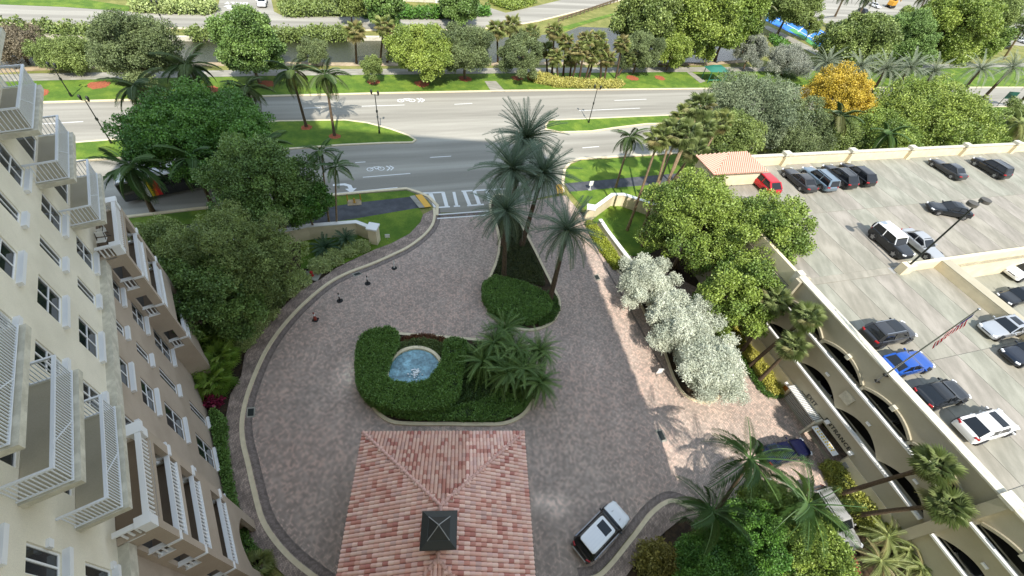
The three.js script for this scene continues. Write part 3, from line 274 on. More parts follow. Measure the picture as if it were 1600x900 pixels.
// local axes after the turn: x along d (g), z = -n  => q = -z
const gb = (g0, g1, y0, y1, q0, q1) => bx(g0, g1, y0, y1, -q1, -q0);
const Q0 = 35.8, DK = 9.5, PT = 10.5, L1 = 4.3, L2 = 7.45, GN = 14, GF = -38.3;
{ const s = poly([-19.2, 0], [GN, 0], [GN, PT - 0.12], [-19.2, PT - 0.12]);
  const arch = (a, b, sill, hEnd, hMid) => { const p = new THREE.Path(); p.moveTo(a, sill); p.lineTo(b, sill); p.lineTo(b, sill + hEnd); p.quadraticCurveTo((a + b) / 2, sill + 2 * hMid - hEnd, a, sill + hEnd); p.closePath(); return p; };
  const bays = [[-18.6, -14.1], [-13.85, -9.35], [-9.1, -4.65], [-4.4, -0.05], [1.2, 5.5], [5.75, 10.2]];
  for (const [a, b] of bays) { s.holes.push(arch(a, b, L1 + 0.1, 0.08, 1.15), arch(a, b, L2 + 0.1, 0.4, 1.2)); }
  for (const [a, b] of [[-12.5, -9.05], [-8.85, -5.7]]) s.holes.push(new THREE.Path([[a, 0.02], [b, 0.02], [b, 2.25], [a, 2.25]].map((p) => new THREE.Vector2(...p))));
  const g = new THREE.ExtrudeGeometry(s, { depth: 0.35, bevelEnabled: false }); g.translate(0, 0, -Q0 - 0.35); mesh('front_wall', metric(g), M.khaki, garage);
  for (const y of [L1, L2]) { mesh('sill', gb(-18.74, -0.05, y - 0.08, y + 0.1, Q0 - 0.32, Q0 + 0.2), M.white, garage); mesh('sill', gb(0.95, GN, y - 0.08, y + 0.1, Q0 - 0.32, Q0 + 0.2), M.white, garage); }
  mesh('plinth', gb(-19.2, -12.6, 0, 2.2, Q0 - 0.1, Q0), M.cream, garage); mesh('plinth', gb(-5.6, 0, 0, 2.2, Q0 - 0.1, Q0), M.cream, garage);
  for (const [a, b] of bays) { const c = new THREE.QuadraticBezierCurve3(V3(a, L2 + 0.5, 0), V3((a + b) / 2, L2 + 0.1 + 2 * 1.2 - 0.4, 0), V3(b, L2 + 0.5, 0)), P = c.getPoints(16); const gs = []; for (let i = 0; i < 16; i++) gs.push(bar(P[i].clone().add(V3(0, 0.1, -Q0 + 0.06)), P[i + 1].clone().add(V3(0, 0.1, -Q0 + 0.06)), 0.22, 0.22)); mesh('arch_trim', merge(gs), M.khaki, garage); mesh('keystone', gb((a + b) / 2 - 0.18, (a + b) / 2 + 0.18, L2 + 1.22, L2 + 1.62, Q0 - 0.3, Q0 - 0.02), M.stain, garage); mesh('wall_light', gb((a + b) / 2 - 0.2, (a + b) / 2 + 0.2, 5.95, 6.13, Q0 - 0.12, Q0 - 0.005), M.white, garage); }
  mesh('vent_plaque', gb(-9.75, -8.75, 5.55, 6.5, Q0 - 0.1, Q0 - 0.005), M.stain, garage);
  mesh('pilaster', gb(-19.35, -18.75, 0, PT - 0.12, Q0 - 0.4, Q0 - 0.003), M.khaki, garage); mesh('pilaster', gb(0.2, 0.9, 0, PT + 0.1, Q0 - 0.4, Q0 - 0.003), M.khaki, garage); mesh('pilaster_cap', gb(0.05, 1.05, PT + 0.1, PT + 0.32, Q0 - 0.5, Q0 + 0.6), M.stain, garage);
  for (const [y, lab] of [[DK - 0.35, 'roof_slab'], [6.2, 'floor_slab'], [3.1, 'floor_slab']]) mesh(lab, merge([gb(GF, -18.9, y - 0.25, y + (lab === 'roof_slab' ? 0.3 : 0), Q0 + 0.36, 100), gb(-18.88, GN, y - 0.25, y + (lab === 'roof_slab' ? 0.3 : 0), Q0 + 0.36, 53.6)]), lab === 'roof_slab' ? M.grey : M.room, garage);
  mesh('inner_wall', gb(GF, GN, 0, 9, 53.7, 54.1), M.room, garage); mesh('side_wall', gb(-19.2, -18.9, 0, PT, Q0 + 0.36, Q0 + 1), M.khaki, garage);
  mesh('rear_wall', gb(GF - 0.35, GF, 0, 8.9, 44, 100), M.khaki, garage); mesh('flank_wall', gb(GF, -19.22, 0, 8.9, Q0 - 0.02, Q0 + 0.3), M.khaki, garage);
  // parapets
  mesh('parapet', gb(-19.25, GN, DK - 0.3, PT, Q0 + 0.36, Q0 + 0.6), M.cream, garage); mesh('parapet_cap', gb(-19.4, 0.04, PT - 0.115, PT + 0.03, Q0 - 0.12, Q0 + 0.66), M.stain, garage); mesh('parapet_cap', gb(1.06, GN, PT - 0.115, PT + 0.03, Q0 - 0.12, Q0 + 0.66), M.stain, garage);
  mesh('parapet', gb(-38, -19.3, DK - 0.5, PT, Q0 + 0.02, Q0 + 0.4), M.cream, garage); mesh('end_pier', gb(-19.9, -19.3, DK, PT + 0.25, Q0 - 0.1, Q0 + 0.55), M.stain, garage);
  mesh('parapet', gb(GF - 0.3, GF, DK - 0.5, PT + 0.25, 44, 100), M.cream, garage); mesh('parapet_cap', gb(GF - 0.42, GF + 0.1, PT + 0.25, PT + 0.4, 44, 100), M.stain, garage);
  for (const q of [49.4, 60.3, 71.2, 82.1, 93]) { mesh('pier', gb(GF + 0.003, GF + 0.4, DK, PT + 0.2, q - 0.35, q + 0.35), M.cream, garage); mesh('pier_cap', gb(GF - 0.5, GF + 0.35, PT + 0.403, PT + 0.75, q - 0.5, q + 0.5), M.stain, garage); }
  // deck strips with open joints
  let k = 0; for (let q = Q0 + 0.62; q < 99; q += 2.95) { for (const [a, b] of q < 53 ? [[GF + 0.02, -28.7], [-28.66, -19.75], [-18.88, -9.6], [-9.56, 0], [0.04, GN]] : [[GF + 0.02, -28.7], [-28.66, -19.3]]) mesh('deck_panel', gb(a, b, DK - 0.04, DK, q + 0.015, Math.min(q + 2.935, q < 53 && a > -19 ? 53.6 : 100)), M.deck[(k++ * 7) % 4], garage); }
  mesh('expansion_joint', gb(-19.72, -18.9, DK - 0.04, DK + 0.03, Q0 + 0.62, 48), M.deck[1], garage);
  // ramp well: cream wall facing the court side, khaki parapet, sunken floor
  mesh('ramp_wall', gb(-19.25, -18.9, 6, PT + 0.05, 49.9, 100), M.cream, garage); mesh('ramp_parapet', gb(-18.88, GN, 6, PT, 53.62, 53.69), M.cream, garage); mesh('ramp_parapet', gb(-18.88, GN, 6, PT, 54.11, 54.8), M.khaki, garage); mesh('ramp_parapet_cap', gb(-18.88, GN, PT, PT + 0.06, 53.6, 54.82), M.khaki, garage);
  mesh('ramp_floor', gb(-18.88, GN, 6.2, 6.5, 54.83, 100), M.deck[2], garage); mesh('pole_pedestal', gb(-19.35, -18.6, DK, PT + 0.1, 48.5, 49.88), M.cream, garage);
  // gates
  const gs = []; for (let x = -12.4; x < -9.1; x += 0.12) gs.push(gb(x, x + 0.035, 0.05, 2.2, Q0 + 0.1, Q0 + 0.14)); for (let y = 0.3; y < 2.2; y += 0.3) gs.push(gb(-12.45, -9.1, y, y + 0.03, Q0 + 0.145, Q0 + 0.18)); mesh('roller_gate', merge(gs), M.white, garage);
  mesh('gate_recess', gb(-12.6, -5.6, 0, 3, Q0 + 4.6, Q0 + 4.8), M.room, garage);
  mesh('gate_canopy', gb(-12.7, -9.1, 2.26, 2.34, Q0 - 0.9, Q0 - 0.003), M.grey, garage); for (let x = -12.6; x < -9.2; x += 0.16) mesh('canopy_rib', gb(x, x + 0.07, 2.341, 2.39, Q0 - 0.88, Q0 - 0.02), M.white, garage);
  mesh('gate_post', gb(-9.04, -8.86, 0, 2.5, Q0 - 0.95, Q0 - 0.003), M.stain, garage);
  const put = (txt, size, x, y, m, dz = 0.03) => { const g2 = lettering(txt, size); const o = mesh('lettering', g2, m, garage); o.rotation.y = 0; o.position.set(x, y, -Q0 + dz); return o; };
  put('EXIT', 0.42, -10.75, 2.62, M.dark); put('ENTRANCE', 0.42, -7.45, 2.62, M.dark);
  for (const x of [-11.9, -9.6]) mesh('trim_line', gb(x, x + 0.8, 2.5, 2.55, Q0 - 0.03, Q0 - 0.004), M.dark, garage);
  for (const [x, y] of [[-13.3, 1.7], [-5.9, 2.75], [-8.75, 2.8]]) mesh('camera', gb(x, x + 0.35, y, y + 0.18, Q0 - 0.4, Q0 - 0.02), M.white, garage);
  mesh('notice', gb(-13.2, -12.75, 0.9, 1.6, Q0 - 0.13, Q0 - 0.1), mat({ color: C(0.35, 0.12, 0.01), roughness: 0.6 }), garage); mesh('keypad', gb(-5.4, -4.9, 0.7, 1.7, Q0 - 0.16, Q0 - 0.1), M.grey, garage);
  mesh('bar_height_sign', gb(-8.7, -6, 2.05, 2.1, Q0 - 1.25, Q0 - 0.6), M.white, garage); const yl = mat({ color: C(0.75, 0.5, 0.03), roughness: 0.6 }); for (let j = 0; j < 2; j++) for (let i = 0; i < 9; i++) mesh('sign_letter', gb(-8.5 + i * 0.25, -8.5 + i * 0.25 + rr(0.1, 0.19), 2.101, 2.112, Q0 - 1.1 + j * 0.25, Q0 - 0.95 + j * 0.25), yl, garage);
}

// ---------- apartment wing on the left (own axes: x = along the facade towards the camera, z = into the building) ----------
const wing = thing('apartment_wing', 'tall cream and brown apartment wing with white balconies beside the court', 'building', [-12.47, 0, -3.21], -50.3 * PI / 180);
{ const WT = 1.4, END = -23.4, S1 = 8, TOP = 68, BAND = 15.05, wb = (s0, s1, y0, y1, t0, t1) => bx(s0, s1, y0, y1, -t1, -t0); // t = outwards
  const cols = [[-17.8, -16.05, 2], [-14.1, -13.2, 1], [-11.2, -9.35, 2], [-7.25, -6.05, 2], [1.0, 1.95, 1], [4, 5.8, 2]], rows = [[24.5, 26.15], [21.6, 23.25], [18.72, 20.35], [15.85, 17.48], [12.92, 14.53], [9.95, 11.6], [5.95, 8.64], [0.75, 3.9]];
  const holesAt = []; for (const [a, b, n] of cols) rows.forEach(([y0, y1], k) => { if (a > 0 && k > 4) return; if (a === -17.8 && k > 6) return; holesAt.push([a, b, y0, y1, n]); });
  // balcony doors
  const doors = []; for (const y of [23.6, 20.85, 18.05, 26.4]) doors.push([-22.2, -19.6, y + 0.02, y + 2.25], [-4.2, -1.2, y + 0.02, y + 2.25]);
  const wallPart = (y0, y1, m, name) => { const s = poly([END, y0], [S1, y0], [S1, y1], [END, y1]); for (const [a, b, c, d] of [...holesAt, ...doors]) if (c > y0 && d < y1) s.holes.push(new THREE.Path([[a, c], [b, c], [b, d], [a, d]].map((p) => new THREE.Vector2(...p)))); const g = new THREE.ExtrudeGeometry(s, { depth: 0.3, bevelEnabled: false }); g.translate(0, 0, WT); mesh(name, metric(g), m, wing); };
  wallPart(0, BAND, M.brown, 'lower_wall'); wallPart(BAND, TOP, M.stucco, 'upper_wall');
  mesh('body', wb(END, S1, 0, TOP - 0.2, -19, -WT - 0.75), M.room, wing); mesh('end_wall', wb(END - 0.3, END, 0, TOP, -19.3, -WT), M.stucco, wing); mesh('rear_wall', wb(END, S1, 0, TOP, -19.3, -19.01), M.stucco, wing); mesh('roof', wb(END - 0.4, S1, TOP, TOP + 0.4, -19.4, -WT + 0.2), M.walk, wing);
  mesh('cornice', wb(END, -4.75, BAND - 0.33, BAND + 0.3, -WT + 0.002, -WT + 0.35), M.stain, wing); mesh('cornice', wb(0.02, S1, BAND - 0.33, BAND + 0.3, -WT + 0.002, -WT + 0.35), M.stain, wing);
  const bars = (a, b, y0, y1, n, deep) => { const g = [wb(a, b, y0, y0 + 0.07, -WT - 0.14, -WT - 0.06), wb(a, b, y1 - 0.07, y1, -WT - 0.14, -WT - 0.06), wb(a, a + 0.07, y0 + 0.07, y1 - 0.07, -WT - 0.14, -WT - 0.06), wb(b - 0.07, b, y0 + 0.07, y1 - 0.07, -WT - 0.14, -WT - 0.06)]; const c = (a + b) / 2; g.push(wb(c - 0.035, c + 0.035, y0 + 0.07, y1 - 0.07, -WT - 0.14, -WT - 0.06)); if (n > 1) { const m = lerp(y0, y1, 0.5); g.push(wb(a + 0.07, c - 0.035, m - 0.03, m + 0.03, -WT - 0.14, -WT - 0.06), wb(c + 0.035, b - 0.07, m - 0.03, m + 0.03, -WT - 0.14, -WT - 0.06)); } return merge(g); };
  for (const [a, b, y0, y1, n] of holesAt) { const w = mesh('window', bars(a, b, y0, y1, n), M.white, wing), c = (a + b) / 2, m = (y0 + y1) / 2; for (const [p, q] of [[a, c], [c, b]]) for (const [u, v] of n > 1 ? [[y0, m], [m, y1]] : [[y0, y1]]) mesh('pane', wb(p + 0.04, q - 0.04, u + 0.04, v - 0.04, -WT - 0.12, -WT - 0.09), M.glass, w); mesh('sill', wb(a - 0.1, b + 0.1, y0 - 0.2, y0 - 0.003, -WT - 0.05, -WT + 0.2), M.white, w); }
  for (const [a, b, y0, y1] of doors) { const w = mesh('balcony_door', bars(a, b, y0, y1, 1), M.white, wing), c = (a + b) / 2; for (const [p, q] of [[a, c], [c, b]]) mesh('pane', wb(p + 0.04, q - 0.04, y0 + 0.04, y1 - 0.04, -WT - 0.12, -WT - 0.09), M.glass, w); }
  for (const [s, y] of [[0.75, 19.3], [3.4, 16.9], [0.72, 15.7]]) mesh('wall_vent', wb(s, s + 0.28, y, y + 0.22, -WT + 0.002, -WT + 0.1), M.white, wing);
  // railed balconies
  const pick = new THREE.BoxGeometry(0.028, 0.9, 0.028);
  for (const [s0, s1, step] of [[-22.75, -17.65, 0.17], [-4.55, 0.05, 0.118]]) for (const y of [23.55, 20.8, 17.98, 26.35]) {
    const b = mesh('balcony', wb(s0, s1, y - 0.26, y, -WT + 0.003, 0.12), M.stain, wing);
    mesh('top_rail', merge([wb(s0 + 0.05, s1 - 0.05, y + 1.02, y + 1.1, -0.1, 0), wb(s0 + 0.05, s0 + 0.13, y + 1.02, y + 1.1, -WT + 0.01, -0.1), wb(s1 - 0.13, s1 - 0.05, y + 1.02, y + 1.1, -WT + 0.01, -0.1)]), M.rail, b); mesh('bottom_rail', merge([wb(s0 + 0.05, s1 - 0.05, y + 0.06, y + 0.1, -0.08, -0.02), wb(s0 + 0.06, s0 + 0.12, y + 0.06, y + 0.1, -WT + 0.01, -0.08), wb(s1 - 0.12, s1 - 0.06, y + 0.06, y + 0.1, -WT + 0.01, -0.08)]), M.rail, b);
    for (let s = s0 + 0.2; s < s1 - 0.12; s += step) { const p = mesh('picket', pick, M.rail, b); p.position.set(s, y + 0.56, 0.05); }
    for (const e of [s0 + 0.09, s1 - 0.09]) for (let t = 0.12; t < WT - 0.05; t += step) { const p = mesh('picket', pick, M.rail, b); p.position.set(e, y + 0.56, t); }
    mesh('brace', bar(V3(lerp(s0, s1, 0.5), y + 0.1, 0.04), V3(lerp(s0, s1, 0.78), y + 1.02, 0.04), 0.03, 0.03), M.rail, b); mesh('floor_finish', wb(s0 + 0.15, s1 - 0.15, y + 0.002, y + 0.02, -WT + 0.02, -0.12), M.khaki, b); }
  // masonry loggias below: front wall with openings, side walls, white balustrades
  const bal = new THREE.CylinderGeometry(0.035, 0.05, 0.74, 6), lv = [13.46, 10.67, 6.8];
  for (const [s0, s1] of [[-22.75, -17.65], [-4.7, 0]]) {
    const f = poly([s0, 0], [s1, 0], [s1, 15.2], [s0, 15.2]); for (const y of lv) f.holes.push(new THREE.Path([[s0 + 0.5, y - 0.95], [s1 - 0.36, y - 0.95], [s1 - 0.36, y + 1.5], [s0 + 0.5, y + 1.5]].map((p) => new THREE.Vector2(...p)))); const ar = new THREE.Path(); ar.moveTo(s0 + 0.7, 0.02); ar.lineTo(s1 - 0.7, 0.02); ar.lineTo(s1 - 0.7, 3.2); ar.quadraticCurveTo((s0 + s1) / 2, 5.6, s0 + 0.7, 3.2); ar.closePath(); f.holes.push(ar);
    const g = new THREE.ExtrudeGeometry(f, { depth: 0.28, bevelEnabled: false }); mesh('loggia_front', metric(g), M.brown, wing);
    for (const [e, w] of [[s0, 0.25], [s1 - 0.25, 0.25]]) { const sd = poly([0.282, 0], [WT - 0.003, 0], [WT - 0.003, 15.2], [0.282, 15.2]); for (const y of lv) sd.holes.push(new THREE.Path([[0.5, y - 0.95], [WT - 0.25, y - 0.95], [WT - 0.25, y + 1.1], [0.5, y + 1.1]].map((p) => new THREE.Vector2(...p)))); const q = new THREE.ExtrudeGeometry(sd, { depth: w, bevelEnabled: false }); q.rotateY(-PI / 2); q.translate(e + w, 0, 0); mesh('loggia_side', metric(q), M.brown, wing); }
    for (const y of [...lv.map((v) => v - 1.2), 15.2]) mesh('loggia_floor', wb(s0 + (y > 15 ? 0 : 0.26), s1 - (y > 15 ? 0 : 0.26), y, y + 0.2, -WT + 0.004, y > 15 ? 0 : -0.285), y > 15 ? M.brown : M.tile, wing);
    mesh('terrace_floor', wb(s0 + 0.3, s1 - 0.3, 15.4, 15.42, -WT + 0.01, -0.3), M.tile, wing);
    for (const y of [...lv, 16.2]) { const b = mesh('balustrade', merge([wb(s0 + 0.52, s1 - 0.38, y - 0.1, y, -0.2, 0.0), wb(s0 + 0.52, s1 - 0.38, y - 0.94, y - 0.84, -0.2, 0.0)]), M.white, wing); for (let s = s0 + 0.66; s < s1 - 0.45; s += 0.2) { const p = mesh('baluster', bal, M.white, b); p.position.set(s, y - 0.47, 0.1); } const c = mesh('side_balustrade', merge([wb(s1 - 0.2, s1 + 0.02, y - 0.1, y, -WT + 0.2, -0.5), wb(s1 - 0.2, s1, y - 0.94, y - 0.84, -WT + 0.2, -0.5)]), M.white, wing); for (let t = 0.6; t < WT - 0.25; t += 0.22) { const p = mesh('baluster', bal, M.white, c); p.position.set(s1 - 0.11, y - 0.47, t); } const cc = c.clone(); cc.position.x = s0 - s1 + 0.24; wing.add(cc); mesh('corner_ledge', wb(s1 - 0.375, s1 + 0.06, y - 0.13, y + 0.02, -0.49, 0.05), M.white, wing); mesh('corner_ledge', wb(s0 - 0.06, s0 + 0.515, y - 0.16, y + 0.02, -0.49, 0.08), M.white, wing); }
    for (const e of [s0 - 0.05, s1 - 0.5]) { mesh('terrace_pier', wb(e + 0.06, e + 0.5, 15.41, 16.03, -0.44, -0.002), M.white, wing); }
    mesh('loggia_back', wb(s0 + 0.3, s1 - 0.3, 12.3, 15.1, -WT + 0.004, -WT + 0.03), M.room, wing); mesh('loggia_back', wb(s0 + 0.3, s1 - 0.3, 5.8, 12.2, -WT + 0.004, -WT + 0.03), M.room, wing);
  }
}
// the tower the picture is taken from: stands behind the camera and shades the court
const tower = thing('apartment_tower', 'tall cream tower behind the viewpoint whose shadow covers the court', 'building', [0, 0, 0], 10.26 * PI / 180);
{ const HT = 82.6; mesh('body', bx(-19, 19.8, 0, HT, 1.8, 22), M.stucco, tower); mesh('roof', bx(-19.2, 20.1, HT, HT + 0.5, 1.6, 22.2), M.walk, tower); for (let k = 0; k < 25; k++) { const y = 4 + k * 3.1; mesh('balcony', bx(17, 20.35, y, y + 0.25, 1.1, 6), M.stain, tower); mesh('balcony_rail', bx(20.25, 20.3, y + 0.3, y + 1.3, 1.2, 5.9), M.rail, tower); } }

// ---------- porte cochere ----------
const porte = thing('entrance_pavilion', 'drive through pavilion with pink barrel tile hip roof and dark metal cupola', 'pavilion', [-3.1, -13.6, 0], 0); 
{ const px = porte.position.x, pz = porte.position.y; porte.position.set(px, 0, pz); porte.rotation.y = 10.26 * PI / 180; // x across, z towards the tower
  const W = 11.84, HW = W / 2, LEN = 14.6, EV = 4.8, RG = 7.75, slope = (RG - EV) / HW; const h = (d) => EV + d * slope;
  const deckG = new THREE.BufferGeometry(); const v = [[-HW, EV, 0], [HW, EV, 0], [HW, EV, LEN], [-HW, EV, LEN], [0, RG, HW], [0, RG, LEN - HW]]; deckG.setAttribute('position', new THREE.Float32BufferAttribute([[0, 4, 1], [1, 4, 5], [1, 5, 2], [2, 5, 3], [3, 5, 4], [3, 4, 0], [0, 1, 2], [0, 2, 3]].flat().flatMap((i) => v[i]), 3)); deckG.translate(0, -0.06, 0); deckG.computeVertexNormals(); mesh('roof_deck', deckG, mat({ color: C(0.3, 0.12, 0.09), roughness: 0.95 }), porte);
  mesh('gutter', merge([bx(-HW - 0.1, HW + 0.1, EV - 0.22, EV - 0.07, -0.1, 0.02), bx(-HW - 0.1, -HW + 0.02, EV - 0.22, EV - 0.07, 0.02, LEN), bx(HW - 0.02, HW + 0.1, EV - 0.22, EV - 0.07, 0.02, LEN)]), mat({ color: C(0.12, 0.09, 0.07), roughness: 0.6 }), porte);
  for (const x of [-HW + 1.2, HW - 1.2]) for (const z of [1.2, LEN - 1.2]) { mesh('column', bx(x - 0.45, x + 0.45, 0, EV - 0.25, z - 0.45, z + 0.45), M.cream, porte); } mesh('ceiling', bx(-HW + 0.5, HW - 0.5, EV - 0.5, EV - 0.25, 0.5, LEN - 0.5), M.cream, porte);
  // barrel tiles: half pipes, slightly tapered, each course lapping the one below
  const tg = [0, 1].map((k) => { const p = [], n = 6, l = 0.46, up = 0.035; for (let i = 0; i < n; i++) for (const [a, b] of [[i, i + 1]]) { const q = (j, e) => { const th = PI * j / n, r = e ? 0.112 : 0.13; return [Math.cos(th) * r, Math.sin(th) * r * (k ? 0.95 : 1.05) + (e ? 0 : up), e ? l : 0]; }; const A = q(a, 0), B = q(b, 0), Cc = q(b, 1), D = q(a, 1); p.push(...A, ...D, ...B, ...B, ...D, ...Cc); } const g = new THREE.BufferGeometry(); g.setAttribute('position', new THREE.Float32BufferAttribute(p, 3)); g.computeVertexNormals(); return g; });
  const tones = [[0.8, 0.5, 0.4], [0.74, 0.42, 0.33], [0.58, 0.26, 0.2], [0.84, 0.57, 0.46], [0.5, 0.2, 0.16], [0.78, 0.5, 0.42], [0.66, 0.42, 0.36]].map((c) => mat({ color: C(...c), roughness: 0.8, map: rep(mottled([0.86, 0.84, 0.82], [1, 1, 1], 64, 12, 0.08), 1) }));
  const wts = [0, 0, 3, 3, 1, 1, 2, 5, 5, 6, 4, 0, 3, 2]; const spots = []; const cs = 0.252, cr = 0.385, pl = Math.hypot(HW, RG - EV), tilt = Math.atan(slope);
  const face = (len, put, trap) => { const nc = Math.floor(len / cs), off = (len - nc * cs) / 2; for (let c = 0; c < nc; c++) { const s = off + (c + 0.5) * cs, lim = Math.min(HW, s, len - s) / Math.cos(tilt); for (let r = 0; r * cr < lim - 0.12; r++) spots.push(put(s, r * cr + 0.02 - 0.03 * 0)); } };
  const cT = Math.cos(tilt), sT = Math.sin(tilt);
  face(W, (s, d) => [-HW + s, EV + d * sT, d * cT, 0]); face(LEN, (s, d) => [-HW + d * cT, EV + d * sT, s, PI / 2]); face(LEN, (s, d) => [HW - d * cT, EV + d * sT, s, -PI / 2]); face(W, (s, d) => [-HW + s, EV + d * sT, LEN - d * cT, PI]);
  const tileMat = (o) => { _e.set(-tilt, o[3], 0, 'YXZ'); _q.setFromEuler(_e); _e.order = 'XYZ'; return [V3(o[0], o[1] + 0.02, o[2]), _q.clone()]; };
  // the largest in the picture (nearest the eaves by the far hip) are single tiles, the rest one joined field
  const single = [], rest = []; spots.forEach((o, i) => ((o[3] === 0 || (Math.abs(o[3]) === PI / 2 && o[2] > 6)) && single.length < 300 && (i % 3 === 0 || o[3] === 0) ? single : rest).push(o));
  for (const o of single) { const [p, q] = tileMat(o); const t = mesh('roof_tile', tg[0], tones[wts[Math.floor(rnd() * wts.length)]], porte); t.position.copy(p); t.quaternion.copy(q); }
  const im = new THREE.InstancedMesh(tg[1], mat({ color: C(1, 1, 1), roughness: 0.8 }), rest.length); im.name = 'tile_field'; im.userData.kind = 'stuff'; im.castShadow = im.receiveShadow = true; rest.forEach((o, i) => { const [p, q] = tileMat(o); im.setMatrixAt(i, _m.compose(p, q, V3(1, 1, 1))); const c = tones[wts[Math.floor(rnd() * wts.length)]].color; im.setColorAt(i, _c.copy(c).multiplyScalar(rr(0.88, 1.02))); }); porte.add(im);
  const hipM = mat({ color: C(0.7, 0.42, 0.35), roughness: 0.85, map: rep(mottled([0.8, 0.78, 0.76], [1, 1, 1], 64, 14, 0.08), 0.5) }); const rl = (a, b) => { const n = Math.round(a.distanceTo(b) / 0.36); for (let i = 0; i < n; i++) { const p = a.clone().lerp(b, i / n), q = a.clone().lerp(b, (i + 1.12) / n); mesh('ridge_tile', tube([p.clone().add(V3(0, 0.035, 0)), q], [0.15, 0.12], 8), hipM, porte); } };
  const apF = V3(0, RG + 0.04, HW), apN = V3(0, RG + 0.04, LEN - HW); for (const [a, b] of [[V3(-HW, EV + 0.04, 0), apF], [V3(HW, EV + 0.04, 0), apF], [V3(-HW, EV + 0.04, LEN), apN], [V3(HW, EV + 0.04, LEN), apN], [apF, apN]]) rl(a, b);
  const bronze = mat({ color: C(0.045, 0.048, 0.045), roughness: 0.45, metalness: 0.4 }); const cz = LEN / 2 + 0.1; mesh('cupola_base', bx(-0.75, 0.75, RG - 0.5, RG + 0.75, cz - 0.75, cz + 0.75), bronze, porte);
  const pyr = (r0, r1, y0, y1) => { const g = new THREE.CylinderGeometry(r1 * Math.SQRT2, r0 * Math.SQRT2, y1 - y0, 4, 1); g.rotateY(PI / 4); g.translate(0, (y0 + y1) / 2, cz); const q = g.toNonIndexed(); q.computeVertexNormals(); return q; }; mesh('cupola_roof', merge([pyr(1.02, 1.0, RG + 0.75, RG + 0.83), pyr(1.0, 0.62, RG + 0.83, RG + 1.1), pyr(0.6, 0.02, RG + 1.1, RG + 1.85)]), bronze, porte); for (const a of [0, 1, 2, 3]) { const cx = Math.cos(a * PI / 2 + PI / 4) * 0.86, czz = Math.sin(a * PI / 2 + PI / 4) * 0.86; mesh('seam', bar(V3(cx, RG + 1.12, cz + czz), V3(0, RG + 1.87, cz), 0.04, 0.04), M.grey, porte); }
}
// ---------- fountain island ----------
const isl = smooth([[-11.18, -17.77], [-10.38, -16.8], [-9.26, -15.97], [-8.2, -15.63], [-6.68, -15.73], [-3.46, -16.28], [-0.74, -16.73], [1.19, -17.14], [2.26, -17.69], [3.04, -18.45], [3.54, -19.36], [3.74, -20.38], [3.22, -22.7], [1.07, -24.88], [-1.66, -25.73], [-4.26, -25.59], [-9.33, -25.01], [-11.78, -24.57], [-12.89, -22.79], [-12.33, -20.01]], 110, true);
{ const g = thing('fountain_island', 'kerbed planting island holding the round fountain', 'island'); const p = cw(isl); mesh('kerb', strip(p, -0.02, 0.3, 0, 0.16, true), M.kerb, g); mesh('soil', sheet(p, 0.11), M.soil, g); }
const fc = [-7.54, -20.59];
{ const f = thing('fountain', 'round cream rimmed fountain with pale blue bubbling water', 'fountain', [fc[0], 0.1, fc[1]]); const prof = [[2.5, 0], [2.62, 0.62], [2.66, 0.75], [2.64, 0.85], [2.36, 0.86], [2.32, 0.8], [2.3, 0.2], [0.02, 0.2]].map((p) => new THREE.Vector2(...p)); mesh('basin', new THREE.LatheGeometry(prof, 56), M.cream, f);
  const pool = mat({ map: (() => { const t = texture(256, 256, (i, j) => { const q = pfbm(i / 256, j / 256, 7, 7), b = pfbm(i / 256 + 0.3, j / 256, 22, 22, 3); const v = 0.62 + 0.45 * q + (b - 0.5) * 0.4; return [0.56 * v, 0.74 * v, 0.8 * v]; }); t.repeat.set(0.3, 0.3); return t; })(), roughness: 0.1, bumpMap: rep(grainMap, 1.6), bumpScale: 0.012 }); const wg = new THREE.CircleGeometry(2.31, 48); wg.rotateX(-PI / 2); const p = wg.attributes.position; for (let i = 0; i < p.count; i++) wg.attributes.uv.setXY(i, p.getX(i), p.getZ(i)); const w = mesh('water', wg, pool, f); w.position.y = 0.66;
  const foam = []; for (let i = 0; i < 90; i++) { const a = rr(0, 6.28), q = rr(0, 0.8) * rr(0.2, 1), s = new THREE.IcosahedronGeometry(rr(0.025, 0.075), 1); s.scale(1.4, rr(0.4, 1.2), 1); s.translate(Math.cos(a) * q + 0.15, 0.68 + rr(0, 0.22) * (1 - q), Math.sin(a) * q + 0.3); foam.push(s); } const fo = mesh('foam', mergeGeometries(foam), mat({ color: C(0.8, 0.84, 0.86), roughness: 0.4 }), f); fo.userData.kind = 'stuff'; }
hedge('clipped_hedge', 'thick clipped horseshoe hedge wrapped round the fountain', null, [[-13.12, -21.84], [-13.14, -22.72], [-12.54, -23.61], [-11.19, -24.21], [-10.17, -23.96], [-9.73, -22.69], [-9.92, -21.2], [-9.92, -19.36], [-9.12, -18.67], [-7.42, -18.67], [-5.89, -19.36], [-5.28, -20.88], [-5.11, -22.18], [-5.4, -23.73], [-4.97, -24.28], [-3.73, -24.31], [-3.14, -23.53], [-3.23, -21.84], [-3.3, -20.45], [-3.09, -18.86], [-3.75, -17.5], [-5.66, -16.73], [-7.58, -16.37], [-9.25, -16.48], [-10.83, -17.09], [-11.83, -18.15], [-12.68, -20.16]], 0.1, 1.7, { dens: 95, size: 0.17 });
